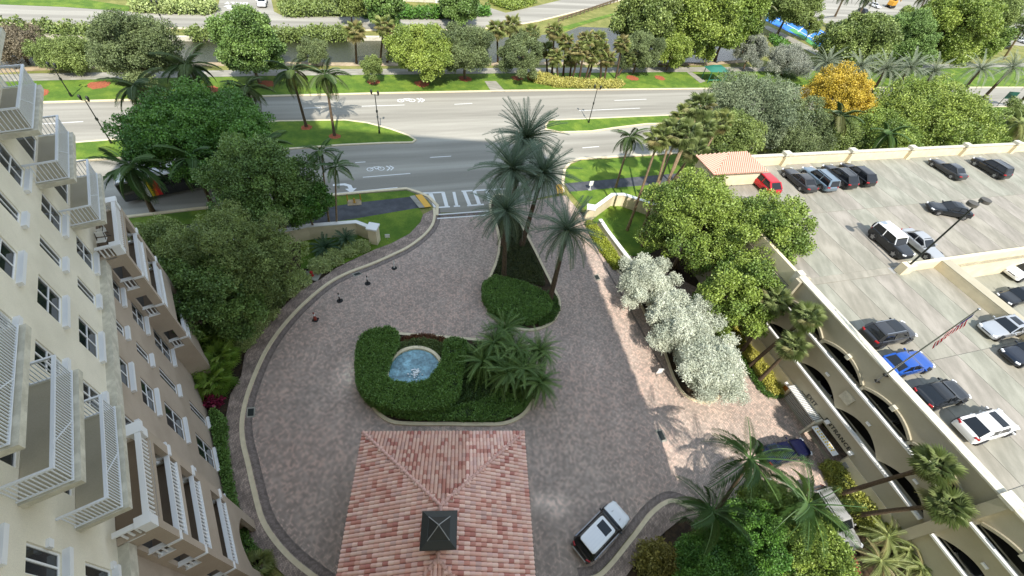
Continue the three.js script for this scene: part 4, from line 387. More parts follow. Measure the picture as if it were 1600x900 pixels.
hedge('low_hedge', 'low dark hedge strip along the near kerb of the fountain island', null, [[-10.31, -17.3], [-9.06, -16.43], [-6.79, -16.25], [-3.57, -16.71], [0.79, -17.5], [2.49, -18.55], [3.29, -19.84], [2.97, -21.25], [1.49, -20.96], [-0.58, -18.93], [-3.72, -17.41], [-6.95, -16.82], [-9.29, -17.12]], 0.1, 0.7, { dens: 60, size: 0.18 });
hedge('low_hedge', 'pale green low hedge behind the fountain rim', null, [[-9.87, -23.14], [-8.39, -24.07], [-6.53, -24.22], [-5.55, -23.81], [-5.58, -22.9], [-6.75, -23.11], [-8.11, -23.06], [-9.25, -22.3], [-9.92, -21.3]], 0.1, 0.8, { dens: 80, size: 0.15, tone: [[0.09, 0.14, 0.04], [0.16, 0.21, 0.06]] });
hedge('ground_cover', 'dark green ground cover under the pygmy date palms', null, [[-3.45, -24.07], [-1.57, -24.99], [1.04, -24.75], [2.87, -23.11], [3.28, -21.42], [1.54, -20.75], [-0.33, -19.27], [-1.86, -18.1], [-2.87, -17.67], [-3.27, -20.16], [-3.21, -22.26]], 0.1, 0.5, { dens: 50, size: 0.2, category: 'ground cover', tone: [[0.04, 0.08, 0.015], [0.08, 0.14, 0.03]] });
for (let i = 0; i < 1; i++) hedge('red_shrub_row', 'row of reddish brown shrubs at the back of the fountain island', null, [[-10.11, -23.85], [-9.14, -24.44], [-7.69, -24.98], [-6.06, -24.93], [-5.35, -24.6], [-5.9, -24.25], [-7.83, -24.32], [-9.62, -23.48]], 0.1, 0.5, { dens: 90, size: 0.15, tone: [[0.1, 0.03, 0.012], [0.2, 0.09, 0.03]], category: 'shrub' });
// ---------- palm island at the entrance ----------
const isl2 = smooth([[-4.91, -47.49], [-3.47, -43.76], [-2.57, -40.47], [-2.46, -37.59], [-2.79, -34.81], [-3.04, -32.72], [-2.79, -30.86], [-1.65, -29.02], [0.35, -27.89], [2.73, -27.89], [4.55, -29.05], [5.5, -30.67], [5.62, -32.56], [4.85, -34.54], [3.52, -37.39], [2.09, -40.46], [0.57, -43.53], [-0.98, -46.74], [-2.4, -49.67], [-3.53, -50.71], [-4.61, -50.09]], 110, true);
{ const g = thing('palm_island', 'long tapering kerbed island planted with date palms', 'island'); const p = cw(isl2); mesh('kerb', strip(p, -0.02, 0.3, 0, 0.16, true), M.kerb, g); mesh('soil', sheet(p, 0.11), M.soil, g); }
hedge('clipped_hedge', 'rounded clipped hedge at the near end of the palm island', null, [[-3.1, -32.67], [-2.01, -33.92], [-0.17, -33.75], [1.45, -33.53], [3.53, -32.74], [4.47, -31.54], [4.28, -30.13], [2.82, -28.76], [0.52, -28.26], [-1.62, -29.09], [-2.76, -30.65]], 0.1, 1.2, { dens: 80, size: 0.17 });
hedge('low_hedge', 'bright low hedge along the right tip of the palm island', null, [[4.16, -33.43], [4.92, -32.92], [5.44, -31.34], [4.83, -29.68], [3.6, -28.71], [3.85, -29.9], [4.59, -31.34]], 0.1, 0.6, { dens: 80, size: 0.17, tone: [[0.05, 0.1, 0.015], [0.1, 0.19, 0.03]] });
hedge('ground_cover', 'dark ground cover down the middle of the palm island', null, [[-4.01, -47.76], [-1.72, -46.97], [-0.03, -43.39], [1.74, -39.56], [3.24, -36.58], [3.55, -34.56], [-0.22, -35.01], [-2.13, -35.29], [-1.93, -38.65], [-2.18, -41.57]], 0.1, 0.32, { dens: 60, size: 0.16, tone: [[0.04, 0.05, 0.015], [0.08, 0.1, 0.025]], category: 'ground cover' });
// ---------- entrance walls ----------
function wallRun(name, label, pts, h, w = 0.4) { const t = thing(name, label, 'wall'); mesh('wall', strip(pts, -w / 2, w, 0, h - 0.12), M.cream, t); mesh('cap', strip(pts, -w / 2 - 0.07, w + 0.14, h - 0.12, h), M.white, t); return t; }
{ const t = wallRun('entrance_wall', 'cream capped entrance wall left of the drive ending in a pier', [[-31.34, -31.18], [-26.36, -34.42], [-24.14, -35.92], [-19.28, -37.93], [-17.27, -37.39]], 2); const c = [-16.96, -37.13]; mesh('pier', bx(c[0] - 0.5, c[0] + 0.5, 0, 2.25, c[1] - 0.5, c[1] + 0.5), M.cream, t); mesh('pier_cap', bx(c[0] - 0.62, c[0] + 0.62, 2.25, 2.45, c[1] - 0.62, c[1] + 0.62), M.white, t); }
{ const t = wallRun('entrance_wall', 'sunlit cream entrance wall curving behind the tall palms at right', [[8.69, -48.04], [11.67, -52.4], [13.23, -52.85], [17.91, -51.62], [25.88, -50.22]], 2); const c = [8.52, -47.99]; mesh('pier', bx(c[0] - 0.45, c[0] + 0.45, 0, 2.25, c[1] - 0.45, c[1] + 0.45), M.cream, t); mesh('pier_cap', bx(c[0] - 0.57, c[0] + 0.57, 2.25, 2.42, c[1] - 0.57, c[1] + 0.57), M.white, t); }
wallRun('garden_wall', 'pale low garden wall running beside the right lane', [[9.9, -46.82], [10.87, -44.7], [13.27, -40.23], [15.15, -36.56], [18.21, -31.52]], 1.6, 0.35);
// ---------- guard house with tiled roof ----------
{ const t = thing('stair_house', 'small cream stair house with pale pink tiled roof at the garage corner', 'building', [0, 0, 0], garage.rotation.y); const g0 = -38.2, g1 = -34.2, q0 = 35.4, q1 = 43, EV = 11.5, RG = 13; mesh('walls', bx(g0 + 0.4, g1 - 0.4, 9.6, EV - 0.1, -q1 + 0.4, -q0 - 0.4), M.cream, t);
  const v = [[g0, EV, -q0], [g1, EV, -q0], [g1, EV, -q1], [g0, EV, -q1], [(g0 + g1) / 2, RG, -q0 - 2.6], [(g0 + g1) / 2, RG, -q1 + 2.6]]; const rg = new THREE.BufferGeometry(); rg.setAttribute('position', new THREE.Float32BufferAttribute([[0, 1, 4], [1, 2, 5], [1, 5, 4], [2, 3, 5], [3, 0, 4], [3, 4, 5], [0, 2, 1], [0, 3, 2]].flat().flatMap((i) => v[i]), 3)); rg.computeVertexNormals(); const uv = []; for (let i = 0; i < rg.attributes.position.count; i++) uv.push(rg.attributes.position.getX(i), rg.attributes.position.getZ(i)); rg.setAttribute('uv', new THREE.Float32BufferAttribute(uv, 2)); mesh('roof', rg, mat({ map: rep(mottled([0.66, 0.42, 0.34], [0.86, 0.66, 0.54], 256, 16, 0.2, 2, 0.6), 4), roughness: 0.85 }), t); 
  const rollM = mat({ color: C(0.66, 0.42, 0.33), roughness: 0.85 }); for (let k = 0; k < 28; k++) { const z = -q0 - 0.15 - k * 0.266, lim = Math.min(1, (-q0 - z) / 2.6, (z + q1) / 2.6); const a = V3(g1, EV + 0.05, z), b = V3(lerp(g1, (g0 + g1) / 2, lim), lerp(EV, RG, lim) + 0.05, z); mesh('roof_tile', tube([a, b], [0.1, 0.09], 6), rollM, t); } for (let k = 0; k < 15; k++) { const x = g0 + 0.13 + k * 0.266, lim = Math.min(1, (x - g0) / 2, (g1 - x) / 2); mesh('roof_tile', tube([V3(x, EV + 0.05, -q0), V3(x, lerp(EV, RG, lim) + 0.05, lerp(-q0, -q0 - 2.6, lim))], [0.1, 0.09], 6), rollM, t); } }

// ---------- vehicles ----------
const carGeo = {};
// body stations eased into a smooth run of sections
function eased(st, n = 4) { const out = [], S = st.length, g = (i, c) => st[Math.min(S - 1, Math.max(0, i))][c]; for (let i = 0; i < S - 1; i++) for (let k = 0; k < n; k++) { const t = k / n, row = [lerp(g(i, 0), g(i + 1, 0), t)]; for (let c = 1; c < 6; c++) { const a = g(i - 1, c), b = g(i, c), d = g(i + 1, c), e = g(i + 2, c); const m0 = (d - a) * 0.35, m1 = (e - b) * 0.35, t2 = t * t, t3 = t2 * t; row.push((2 * t3 - 3 * t2 + 1) * b + (t3 - 2 * t2 + t) * m0 + (3 * t2 - 2 * t3) * d + (t3 - t2) * m1); } out.push(row); } out.push(st[S - 1]); return out; }
function carShapes(type) { if (carGeo[type]) return carGeo[type];
  const T = { sedan: { L: 4.85, W: 1.86, H: 1.44, belt: 0.92, hood: 0.86, tail: 0.98, wf: 0.62, rf: 0.02, rr: -1.15, rb: -1.85 }, coupe: { L: 4.7, W: 1.88, H: 1.38, belt: 0.92, hood: 0.84, tail: 0.98, wf: 0.55, rf: -0.1, rr: -1.2, rb: -2.05 }, suv: { L: 4.85, W: 1.96, H: 1.74, belt: 1.08, hood: 1.06, tail: 1.1, wf: 0.95, rf: 0.42, rr: -1.9, rb: -2.25 }, crossover: { L: 4.75, W: 1.92, H: 1.64, belt: 1.02, hood: 1.0, tail: 1.06, wf: 0.9, rf: 0.35, rr: -1.5, rb: -2.2 }, jeep: { L: 4.6, W: 1.92, H: 1.85, belt: 1.12, hood: 1.1, tail: 1.12, wf: 0.72, rf: 0.45, rr: -2.0, rb: -2.12 }, wagon: { L: 4.8, W: 1.9, H: 1.72, belt: 1.02, hood: 1.0, tail: 1.05, wf: 0.9, rf: 0.4, rr: -2.0, rb: -2.3 } }[type];
  const { L, W, H, belt, hood, tail, wf, rf, rr: rrr, rb } = T, h = L / 2, w = W / 2, sq = type === 'jeep' ? 8 : 5; const g = { T };
  g.body = loft(eased([[-h, 0.5, tail - 0.22, w * 0.72, w * 0.7, sq], [-h + 0.06, 0.36, tail - 0.1, w * 0.86, w * 0.8, sq], [-h + 0.22, 0.28, tail, w * 0.96, w * 0.88, sq], [-h + 0.7, 0.24, tail + 0.01, w, w * 0.93, sq], [rrr, 0.22, belt + 0.04, w, w * 0.94, sq], [0, 0.22, belt, w, w * 0.94, sq], [wf, 0.22, belt - 0.01, w, w * 0.93, sq], [wf + 0.35, 0.23, hood, w, w * 0.9, sq], [h - 0.6, 0.24, hood - 0.06, w * 0.98, w * 0.86, sq], [h - 0.2, 0.26, hood - 0.14, w * 0.92, w * 0.78, sq], [h - 0.05, 0.34, hood - 0.26, w * 0.8, w * 0.68, sq], [h, 0.42, hood - 0.36, w * 0.68, w * 0.6, sq]]), 32);
  const cw2 = w * 0.9, rw = type === 'jeep' ? w * 0.84 : w * 0.7; g.glass = loft(eased([[rb, belt - 0.1, belt + 0.03, cw2 * 0.9, cw2 * 0.86, 7], [lerp(rb, rrr, 0.6), belt - 0.1, lerp(belt, H, 0.62), cw2, lerp(cw2, rw, 0.62), 7], [rrr, belt - 0.1, H - 0.05, cw2, rw, 7], [lerp(rrr, rf, 0.5), belt - 0.1, H - 0.03, cw2, rw * 1.02, 7], [rf, belt - 0.1, H - 0.06, cw2, rw, 7], [lerp(rf, wf, 0.5), belt - 0.1, lerp(H, belt, 0.46), cw2, lerp(rw, cw2, 0.45), 7], [wf + 0.12, belt - 0.12, belt + 0.0, cw2 * 0.93, cw2 * 0.9, 7]]), 28);
  g.roof = loft(eased([[rrr - 0.08, H - 0.13, H - 0.045, rw * 0.98, rw * 0.9, 4], [rrr + 0.1, H - 0.12, H - 0.01, rw * 1.06, rw * 0.98, 4], [lerp(rrr, rf, 0.5), H - 0.1, H + 0.01, rw * 1.08, rw, 4], [rf - 0.08, H - 0.12, H - 0.02, rw * 1.06, rw * 0.98, 4], [rf + 0.08, H - 0.15, H - 0.07, rw * 0.98, rw * 0.9, 4]]), 24);
  const P = []; for (const s of [-1, 1]) { P.push(bar(V3(wf + 0.08, belt, s * cw2 * 0.94), V3(rf, H - 0.07, s * rw * 1.0), 0.08, 0.07), bar(V3(rb + 0.05, belt, s * cw2 * 0.9), V3(rrr, H - 0.07, s * rw), type === 'sedan' || type === 'coupe' ? 0.14 : 0.2, 0.09), bar(V3(lerp(rrr, rf, 0.52), belt - 0.02, s * (cw2 + 0.005)), V3(lerp(rrr, rf, 0.5), H - 0.08, s * (rw + 0.02)), 0.07, 0.05)); } g.pillars = P;
  const wr = type === 'jeep' ? 0.4 : type === 'sedan' || type === 'coupe' ? 0.33 : 0.37, ty = new THREE.LatheGeometry([[0.2, -0.11], [wr - 0.04, -0.12], [wr, -0.08], [wr, 0.08], [wr - 0.04, 0.12], [0.2, 0.11]].map((p) => new THREE.Vector2(...p)), 22); ty.rotateX(PI / 2); g.tyre = ty; const ri = [new THREE.CylinderGeometry(wr * 0.42 + 0.1, wr * 0.42 + 0.1, 0.05, 18).rotateX(PI / 2)]; g.rim = ri[0]; g.spoke = mergeGeometries([0, 1, 2, 3, 4].map((k) => { const b = new THREE.BoxGeometry(0.05, wr * 1.2, 0.04); b.translate(0, wr * 0.1, 0); b.rotateZ(k * 1.2566); b.translate(0, 0, 0.03); return b; })); g.arch = new THREE.CylinderGeometry(wr + 0.075, wr + 0.075, 0.3, 24).rotateX(PI / 2); g.wr = wr; return carGeo[type] = g; }
const paints = {}; const paintOf = (c, met = 0.3) => paints[c.join()] ??= mat({ color: C(...c), roughness: 0.35, metalness: met, clearcoat: 1, clearcoatRoughness: 0.03, specularIntensity: 0.15 });
function car(name, label, group, type, color, pos, y, dir, o = {}) { const g = carShapes(type), T = g.T, p = paintOf(color, o.met ?? 0.3); const t = thing(name, label, o.category || 'car', [pos[0], y, pos[1]], Math.atan2(-dir[1], dir[0]), group); const h = T.L / 2, w = T.W / 2;
  mesh('body', g.body, p, t); mesh('glasshouse', g.glass, M.tint, t); mesh('roof', g.roof, o.roof || p, t); for (const q of g.pillars) mesh('pillar', q, o.pillar || p, t);
  for (const [x, s] of [[h - 0.92, 1], [h - 0.92, -1], [-h + 0.95, 1], [-h + 0.95, -1]]) { mesh('wheel_arch', g.arch, M.dark, t).position.set(x, g.wr + 0.02, s * (w - 0.145)); const wl = mesh('wheel', g.tyre, M.rubber, t); wl.position.set(x, g.wr, s * (w - 0.085)); if (s < 0) wl.rotation.y = PI; mesh('rim', g.rim, M.dark, wl).position.z = 0.08; mesh('spokes', g.spoke, M.alloy, wl).position.z = 0.09; }
  for (const s of [-1, 1]) { const hl = mesh('headlight', new RoundedBoxGeometry(0.3, 0.13, 0.36, 2, 0.05), M.lamp, t); hl.position.set(h - 0.2, T.hood - 0.25, s * w * 0.68); hl.rotation.y = -s * 0.5; const tl = mesh('taillight', new RoundedBoxGeometry(0.24, 0.17, 0.34, 2, 0.05), M.red, t); tl.position.set(-h + 0.16, T.tail - 0.17, s * w * 0.7); tl.rotation.y = s * 0.45; const mr = mesh('mirror', new RoundedBoxGeometry(0.12, 0.14, 0.2, 2, 0.04), p, t); mr.position.set(T.wf - 0.05, T.belt + 0.05, s * (w + 0.07)); for (const x of [0.2, -0.75]) mesh('door_handle', new THREE.BoxGeometry(0.2, 0.03, 0.03), o.roof ? M.alloy : p, t).position.set(x, T.belt - 0.1, s * (w - 0.005)); }
  mesh('grille', new RoundedBoxGeometry(0.08, 0.2, w * 0.9, 2, 0.03), M.dark, t).position.set(h - 0.05, T.hood - 0.36, 0); mesh('number_plate', new THREE.BoxGeometry(0.03, 0.13, 0.32), M.white, t).position.set(-h + 0.03, 0.62, 0); mesh('bumper', new RoundedBoxGeometry(0.2, 0.18, w * 1.75, 2, 0.06), o.trim || M.dark, t).position.set(-h + 0.14, 0.4, 0);
  if (o.sunroof) mesh('sunroof', loft([[T.rf - 0.85, T.H - 0.02, T.H + 0.018, w * 0.5, w * 0.46, 6], [T.rf - 0.15, T.H - 0.03, T.H + 0.012, w * 0.5, w * 0.46, 6]], 16), M.tint, t); if (o.panorama) mesh('sunroof', loft([[T.rr + 1.1, T.H - 0.02, T.H + 0.022, w * 0.62, w * 0.58, 6], [T.rf - 0.02, T.H - 0.06, T.H + 0.006, w * 0.62, w * 0.58, 6]], 16), M.tint, t);
  if (o.rails) for (const s of [-1, 1]) mesh('roof_rail', bar(V3(T.rr + 0.05, T.H + 0.03, s * w * 0.62), V3(T.rf - 0.2, T.H + 0.03, s * w * 0.62), 0.05, 0.05), o.rails, t); if (o.ribs) for (let k = -2; k <= 2; k++) mesh('roof_rib', bar(V3(T.rr + 0.15, T.H + 0.005, k * 0.22), V3(T.rf - 0.95, T.H + 0.008, k * 0.22), 0.035, 0.03), o.ribs, t); if (o.hoodLines) for (const s of [-1, 1]) mesh('hood_crease', bar(V3(T.wf + 0.5, T.hood + 0.0, s * 0.42), V3(h - 0.7, T.hood - 0.045, s * 0.36), 0.03, 0.02), M.grey, t);
  if (o.spare) { const s = mesh('spare_wheel', g.tyre, M.rubber, t); s.rotation.y = PI / 2; s.position.set(-h - 0.12, 1.0, 0); }
  return t; }
const WH = [0.8, 0.8, 0.8], BK = [0.012, 0.013, 0.015], GY = [0.07, 0.075, 0.08], SV = [0.5, 0.51, 0.52], dN = [-GA.d[0], -GA.d[1]], dP = GA.d, nP = GA.n, nN = [-GA.n[0], -GA.n[1]], gr = 'cars parked on the garage roof deck';
car('parked_car', 'white suv with black lower sides parked by the curved kerb', null, 'suv', [0.012, 0.012, 0.013], [9.72, -9.86], 0.015, [11.54, -11.86].map((v, i) => v - [8.05, -8.12][i]), { roof: mat({ color: C(0.8, 0.81, 0.82), roughness: 0.3, clearcoat: 1 }), sunroof: true, ribs: M.lamp, met: 0.1 });
{ const t = scene.getObjectByName('parked_car'), g = carShapes('suv'), T = g.T, h = T.L / 2; const wm = mat({ color: C(0.78, 0.79, 0.8), roughness: 0.3, clearcoat: 1 }); mesh('hood', loft([[T.wf + 0.28, T.hood - 0.12, T.hood + 0.02, 0.99, 0.9, 6], [h - 0.6, T.hood - 0.2, T.hood - 0.03, 0.98, 0.87, 5], [h - 0.22, T.hood - 0.3, T.hood - 0.11, 0.92, 0.8, 4], [h - 0.03, T.hood - 0.36, T.hood - 0.22, 0.78, 0.7, 4]], 20), wm, t); for (const s of [-1, 1]) mesh('hood_crease', bar(V3(T.wf + 0.55, T.hood + 0.012, s * 0.4), V3(h - 0.75, T.hood - 0.01, s * 0.36), 0.04, 0.02), M.grey, t); mesh('bumper_chrome', new THREE.BoxGeometry(0.05, 0.06, 1.3), M.lamp, t).position.set(-h - 0.005, 0.62, 0); for (const s of [-1, 1]) mesh('side_chrome', bar(V3(-1.9, 1.0, s * 0.975), V3(0.9, 1.0, s * 0.975), 0.03, 0.03), M.alloy, t); }
const dk = DK + 0.005;
car('parked_car', 'bright red hatchback beside the small tiled house', gr, 'crossover', [0.5, 0.01, 0.02], [27.2, -47.84], dk, dN);
car('parked_car', 'matte dark grey sedan at the left end of the far row', gr, 'sedan', [0.03, 0.03, 0.032], [32.24, -49.92], dk, dN, { met: 0 });
car('parked_car', 'pale blue grey wagon with roof rails in the far row', gr, 'wagon', [0.2, 0.27, 0.33], [34.96, -50.87], dk, dN, { rails: M.dark, met: 0.6 });
car('parked_car', 'black crossover third from the dark grey sedan in the far row', gr, 'crossover', BK, [38.11, -52.39], dk, dN, { rails: M.alloy });
car('parked_car', 'black crossover at the right end of the four car row', gr, 'crossover', [0.008, 0.008, 0.009], [40.93, -53.69], dk, dN, {});
car('parked_car', 'charcoal sedan parked alone against the far parapet', gr, 'sedan', [0.035, 0.037, 0.04], [56.05, -59.75], dk, dN);
car('parked_car', 'black suv at the far right against the parapet', gr, 'suv', BK, [63.56, -62.25], dk, dN, { rails: M.alloy });
car('moving_car', 'black sedan driving across the middle of the roof deck', null, 'sedan', [0.008, 0.01, 0.013], [50.11, -48.82], dk, [47.38, -48.96].map((v, i) => v - [52.94, -48.73][i]), { sunroof: true });
car('parked_car', 'black boxy off roader with a white roof', gr, 'jeep', [0.015, 0.016, 0.018], [38.78, -39.82], dk, dP, { roof: M.white, pillar: M.lamp, trim: M.alloy, spare: true, met: 0 });
car('parked_car', 'silver sedan behind the white roofed off roader', gr, 'sedan', [0.4, 0.41, 0.42], [42.51, -40.48], dk, dP, { panorama: true });
car('parked_car', 'dark grey suv with roof rails beside the parapet', gr, 'suv', [0.035, 0.036, 0.04], [32.21, -26.34], dk, nP, { rails: M.alloy, panorama: true });
car('parked_car', 'bright blue coupe beside the flagpole', gr, 'coupe', [0.015, 0.1, 0.45], [32.41, -23.41], dk, nP, { met: 0.5 });
car('parked_car', 'black hatchback between the blue coupe and the white suv', gr, 'coupe', BK, [33.88, -20.9], dk, nP, { panorama: true });
car('parked_car', 'white crossover with black panoramic roof near the pilaster', gr, 'crossover', WH, [35.97, -18.67], dk, nP, { panorama: true, met: 0, trim: M.lamp });
car('parked_car', 'silver sedan with sunroof facing the parapet', gr, 'sedan', SV, [44.47, -29.66], dk, nN, { sunroof: true, met: 0.6 });
car('parked_car', 'dark blue sedan at the right edge below the silver sedan', gr, 'sedan', [0.01, 0.014, 0.025], [44.7, -26.91], dk, nN);
car('parked_car', 'white hatchback down in the ramp well', null, 'crossover', WH, [58.31, -43.04], 6.505, nN, { met: 0 });
car('parked_car', 'black sedan down in the ramp well beside the khaki parapet', null, 'sedan', BK, [54.41, -38.33], 6.505, nN);
car('moving_car', 'navy sedan under the palm in front of the entrance gate', null, 'sedan', [0.01, 0.013, 0.05], [26.69, -18.92], 0.015, nP);
car('parked_car', 'white van like car hidden under the silver trees', null, 'wagon', WH, [22.89, -28.68], 0.015, [-GA.d[0], -GA.d[1]], { met: 0 });
car('parked_car', 'dusty silver suv parked behind the feather palms at bottom right', null, 'suv', [0.42, 0.42, 0.41], [28.97, -13.78], 0.015, dP, { rails: M.dark });
for (const [g, y, c, l] of [[-11.5, 6.21, BK, 'dark sedan seen through the second upper arch'], [-7.2, 6.21, GY, 'grey sedan seen through the third upper arch'], [-11.2, 3.11, BK, 'dark sedan seen through the lower arch beside the plaque'], [3.2, 3.11, GY, 'grey sedan seen through the lower arch beyond the pilaster']]) car('parked_car', l, null, 'sedan', c, gw(g, Q0 + 3.4), y, nN);
// far parking lot cars
[[1425, 22, WH, 'white car left of the far light poles'], [1445, 18, GY, 'grey car beside the curved far hedge'], [1582, 8, GY, 'grey car near the top right corner'], [1565, 46, WH, 'white car at the head of the far right row'], [1596, 46, WH, 'second white car in the far right row'], [1595, 62, WH, 'white car above the dark far right car'], [1572, 72, BK, 'black car behind the last royal palm'], [1368, 8, WH, 'white car beyond the yellow digger'], [1350, 18, BK, 'dark car beside the yellow digger'], [1205, 14, BK, 'dark car left of the blue sports court']].forEach(([a, b, c, l], i) => { const p = [[132.46, -206.92], [141.86, -215.46], [207.94, -262.59], [166.9, -206.73], [178.6, -212.75], [166.53, -195.18], [152.51, -181.91], [120.57, -211.81], [109.94, -197.53], [70.01, -177.97]][i]; car('parked_car', l, 'cars in the far parking lots', i % 2 ? 'sedan' : 'crossover', c, p, 0.015, i % 3 ? GA.d : GA.n); });
car('parked_car', 'white car waiting on the far driveway beyond the canal', null, 'sedan', WH, [-66.21, -106.25], 0.02, [0.41, 0.91]);
// bus
{ const a = [-45.3, -36.82], b = [-38.56, -42.27], d = [b[0] - a[0], b[1] - a[1]], l = Math.hypot(...d); const t = thing('bus', 'black bus with white roof and yellow red stripes on the near lane', 'bus', [(a[0] + b[0]) / 2 - 0.4, 0.004, (a[1] + b[1]) / 2 - 1.3], Math.atan2(-d[1], d[0])); const blk = mat({ color: C(0.012, 0.012, 0.013), roughness: 0.25, clearcoat: 1 }), L = 5.9; mesh('body', new RoundedBoxGeometry(L * 2, 2.5, 2.5, 4, 0.18), blk, t).position.y = 1.65; mesh('roof', new RoundedBoxGeometry(L * 2 - 0.5, 0.16, 2.2, 3, 0.07), M.white, t).position.y = 2.94; mesh('roof_unit', new RoundedBoxGeometry(1.7, 0.25, 1.5, 3, 0.08), M.lamp, t).position.set(-2.2, 3.1, 0); mesh('roof_hatch', new RoundedBoxGeometry(0.8, 0.1, 0.8, 2, 0.04), M.grey, t).position.set(1.8, 3.06, 0); const st = [[0.6, 0.6, 0.56], [0.7, 0.5, 0.02], [0.7, 0.12, 0.02], [0.5, 0.02, 0.02]]; st.forEach((c, k) => mesh('stripe', bx(-3.6 + k * 0.38, -3.6 + k * 0.38 + 0.36, 0.55, 2.86, -1.262, 1.262), mat({ color: C(...c), roughness: 0.35 }), t)); for (let k = 0; k < 5; k++) for (const s of [-1, 1]) mesh('window', bx(-1.6 + k * 1.4, -0.35 + k * 1.4, 1.6, 2.55, s * 1.253 - 0.005, s * 1.253 + 0.005), M.tint, t); for (const x of [-3.9, 3.6]) for (const s of [-1, 1]) { const w = mesh('wheel', carShapes('jeep').tyre, M.rubber, t); w.scale.setScalar(1.2); w.position.set(x, 0.48, s * 1.15); } mesh('windscreen', bx(L - 0.02, L + 0.01, 1.3, 2.6, -1.05, 1.05), M.tint, t); }
// ---------- lamps, posts, flag, small things ----------
function lampPost(label, x, z, h) { const t = thing('street_lamp', label, 'street lamp', [x, 0.1, z]); mesh('pole', tube([V3(0, 0, 0), V3(0, 0.5, 0), V3(0, 0.55, 0), V3(0, h, 0)], [0.16, 0.14, 0.08, 0.055], 10), M.iron, t); mesh('arm', bar(V3(-0.5, h - 0.1, 0), V3(0.5, h - 0.1, 0), 0.05, 0.05), M.iron, t); for (const s of [-0.5, 0.5]) { const L = mesh('lantern', new THREE.LatheGeometry([[0.02, -0.35], [0.1, -0.3], [0.17, 0.1], [0.2, 0.15], [0.1, 0.32], [0.02, 0.4]].map((p) => new THREE.Vector2(...p)), 10), M.iron, t); L.position.set(s, h + 0.25, 0); } mesh('bracket', bx(-0.12, 0.12, h * 0.55, h * 0.55 + 0.35, -0.1, 0.1), M.iron, t); }
lampPost('black twin lantern lamp post on the left median beside the rounded tree', -56.25, -47.17, 5.9); lampPost('black lamp post on the left median tip near the junction', -24.37, -60.96, 6.1); lampPost('black twin lantern lamp post on the right median', 8.56, -76.18, 6.1); lampPost('grey lamp post on the far lawn at left', -69.58, -56.77, 4.2); lampPost('dark lamp post beyond the canal beside the far road', -73.8, -84.58, 4.5);
{ const [x, z] = gw(-18.95, 49.2); const t = thing('deck_light', 'tall light pole with two round heads on the garage roof', 'light pole', [x, PT + 0.1, z], 0.5); mesh('pole', tube([V3(0, 0, 0), V3(0, 7.6, 0)], [0.1, 0.07], 10), M.iron, t); mesh('arm', bar(V3(-0.75, 7.55, 0), V3(0.75, 7.55, 0), 0.07, 0.07), M.iron, t); for (const s of [-0.95, 0.95]) { const g = new THREE.CylinderGeometry(0.42, 0.42, 0.3, 20); mesh('lamp_head', g, mat({ color: C(0.08, 0.075, 0.065), roughness: 0.6 }), t).position.set(s, 7.55, 0); } }
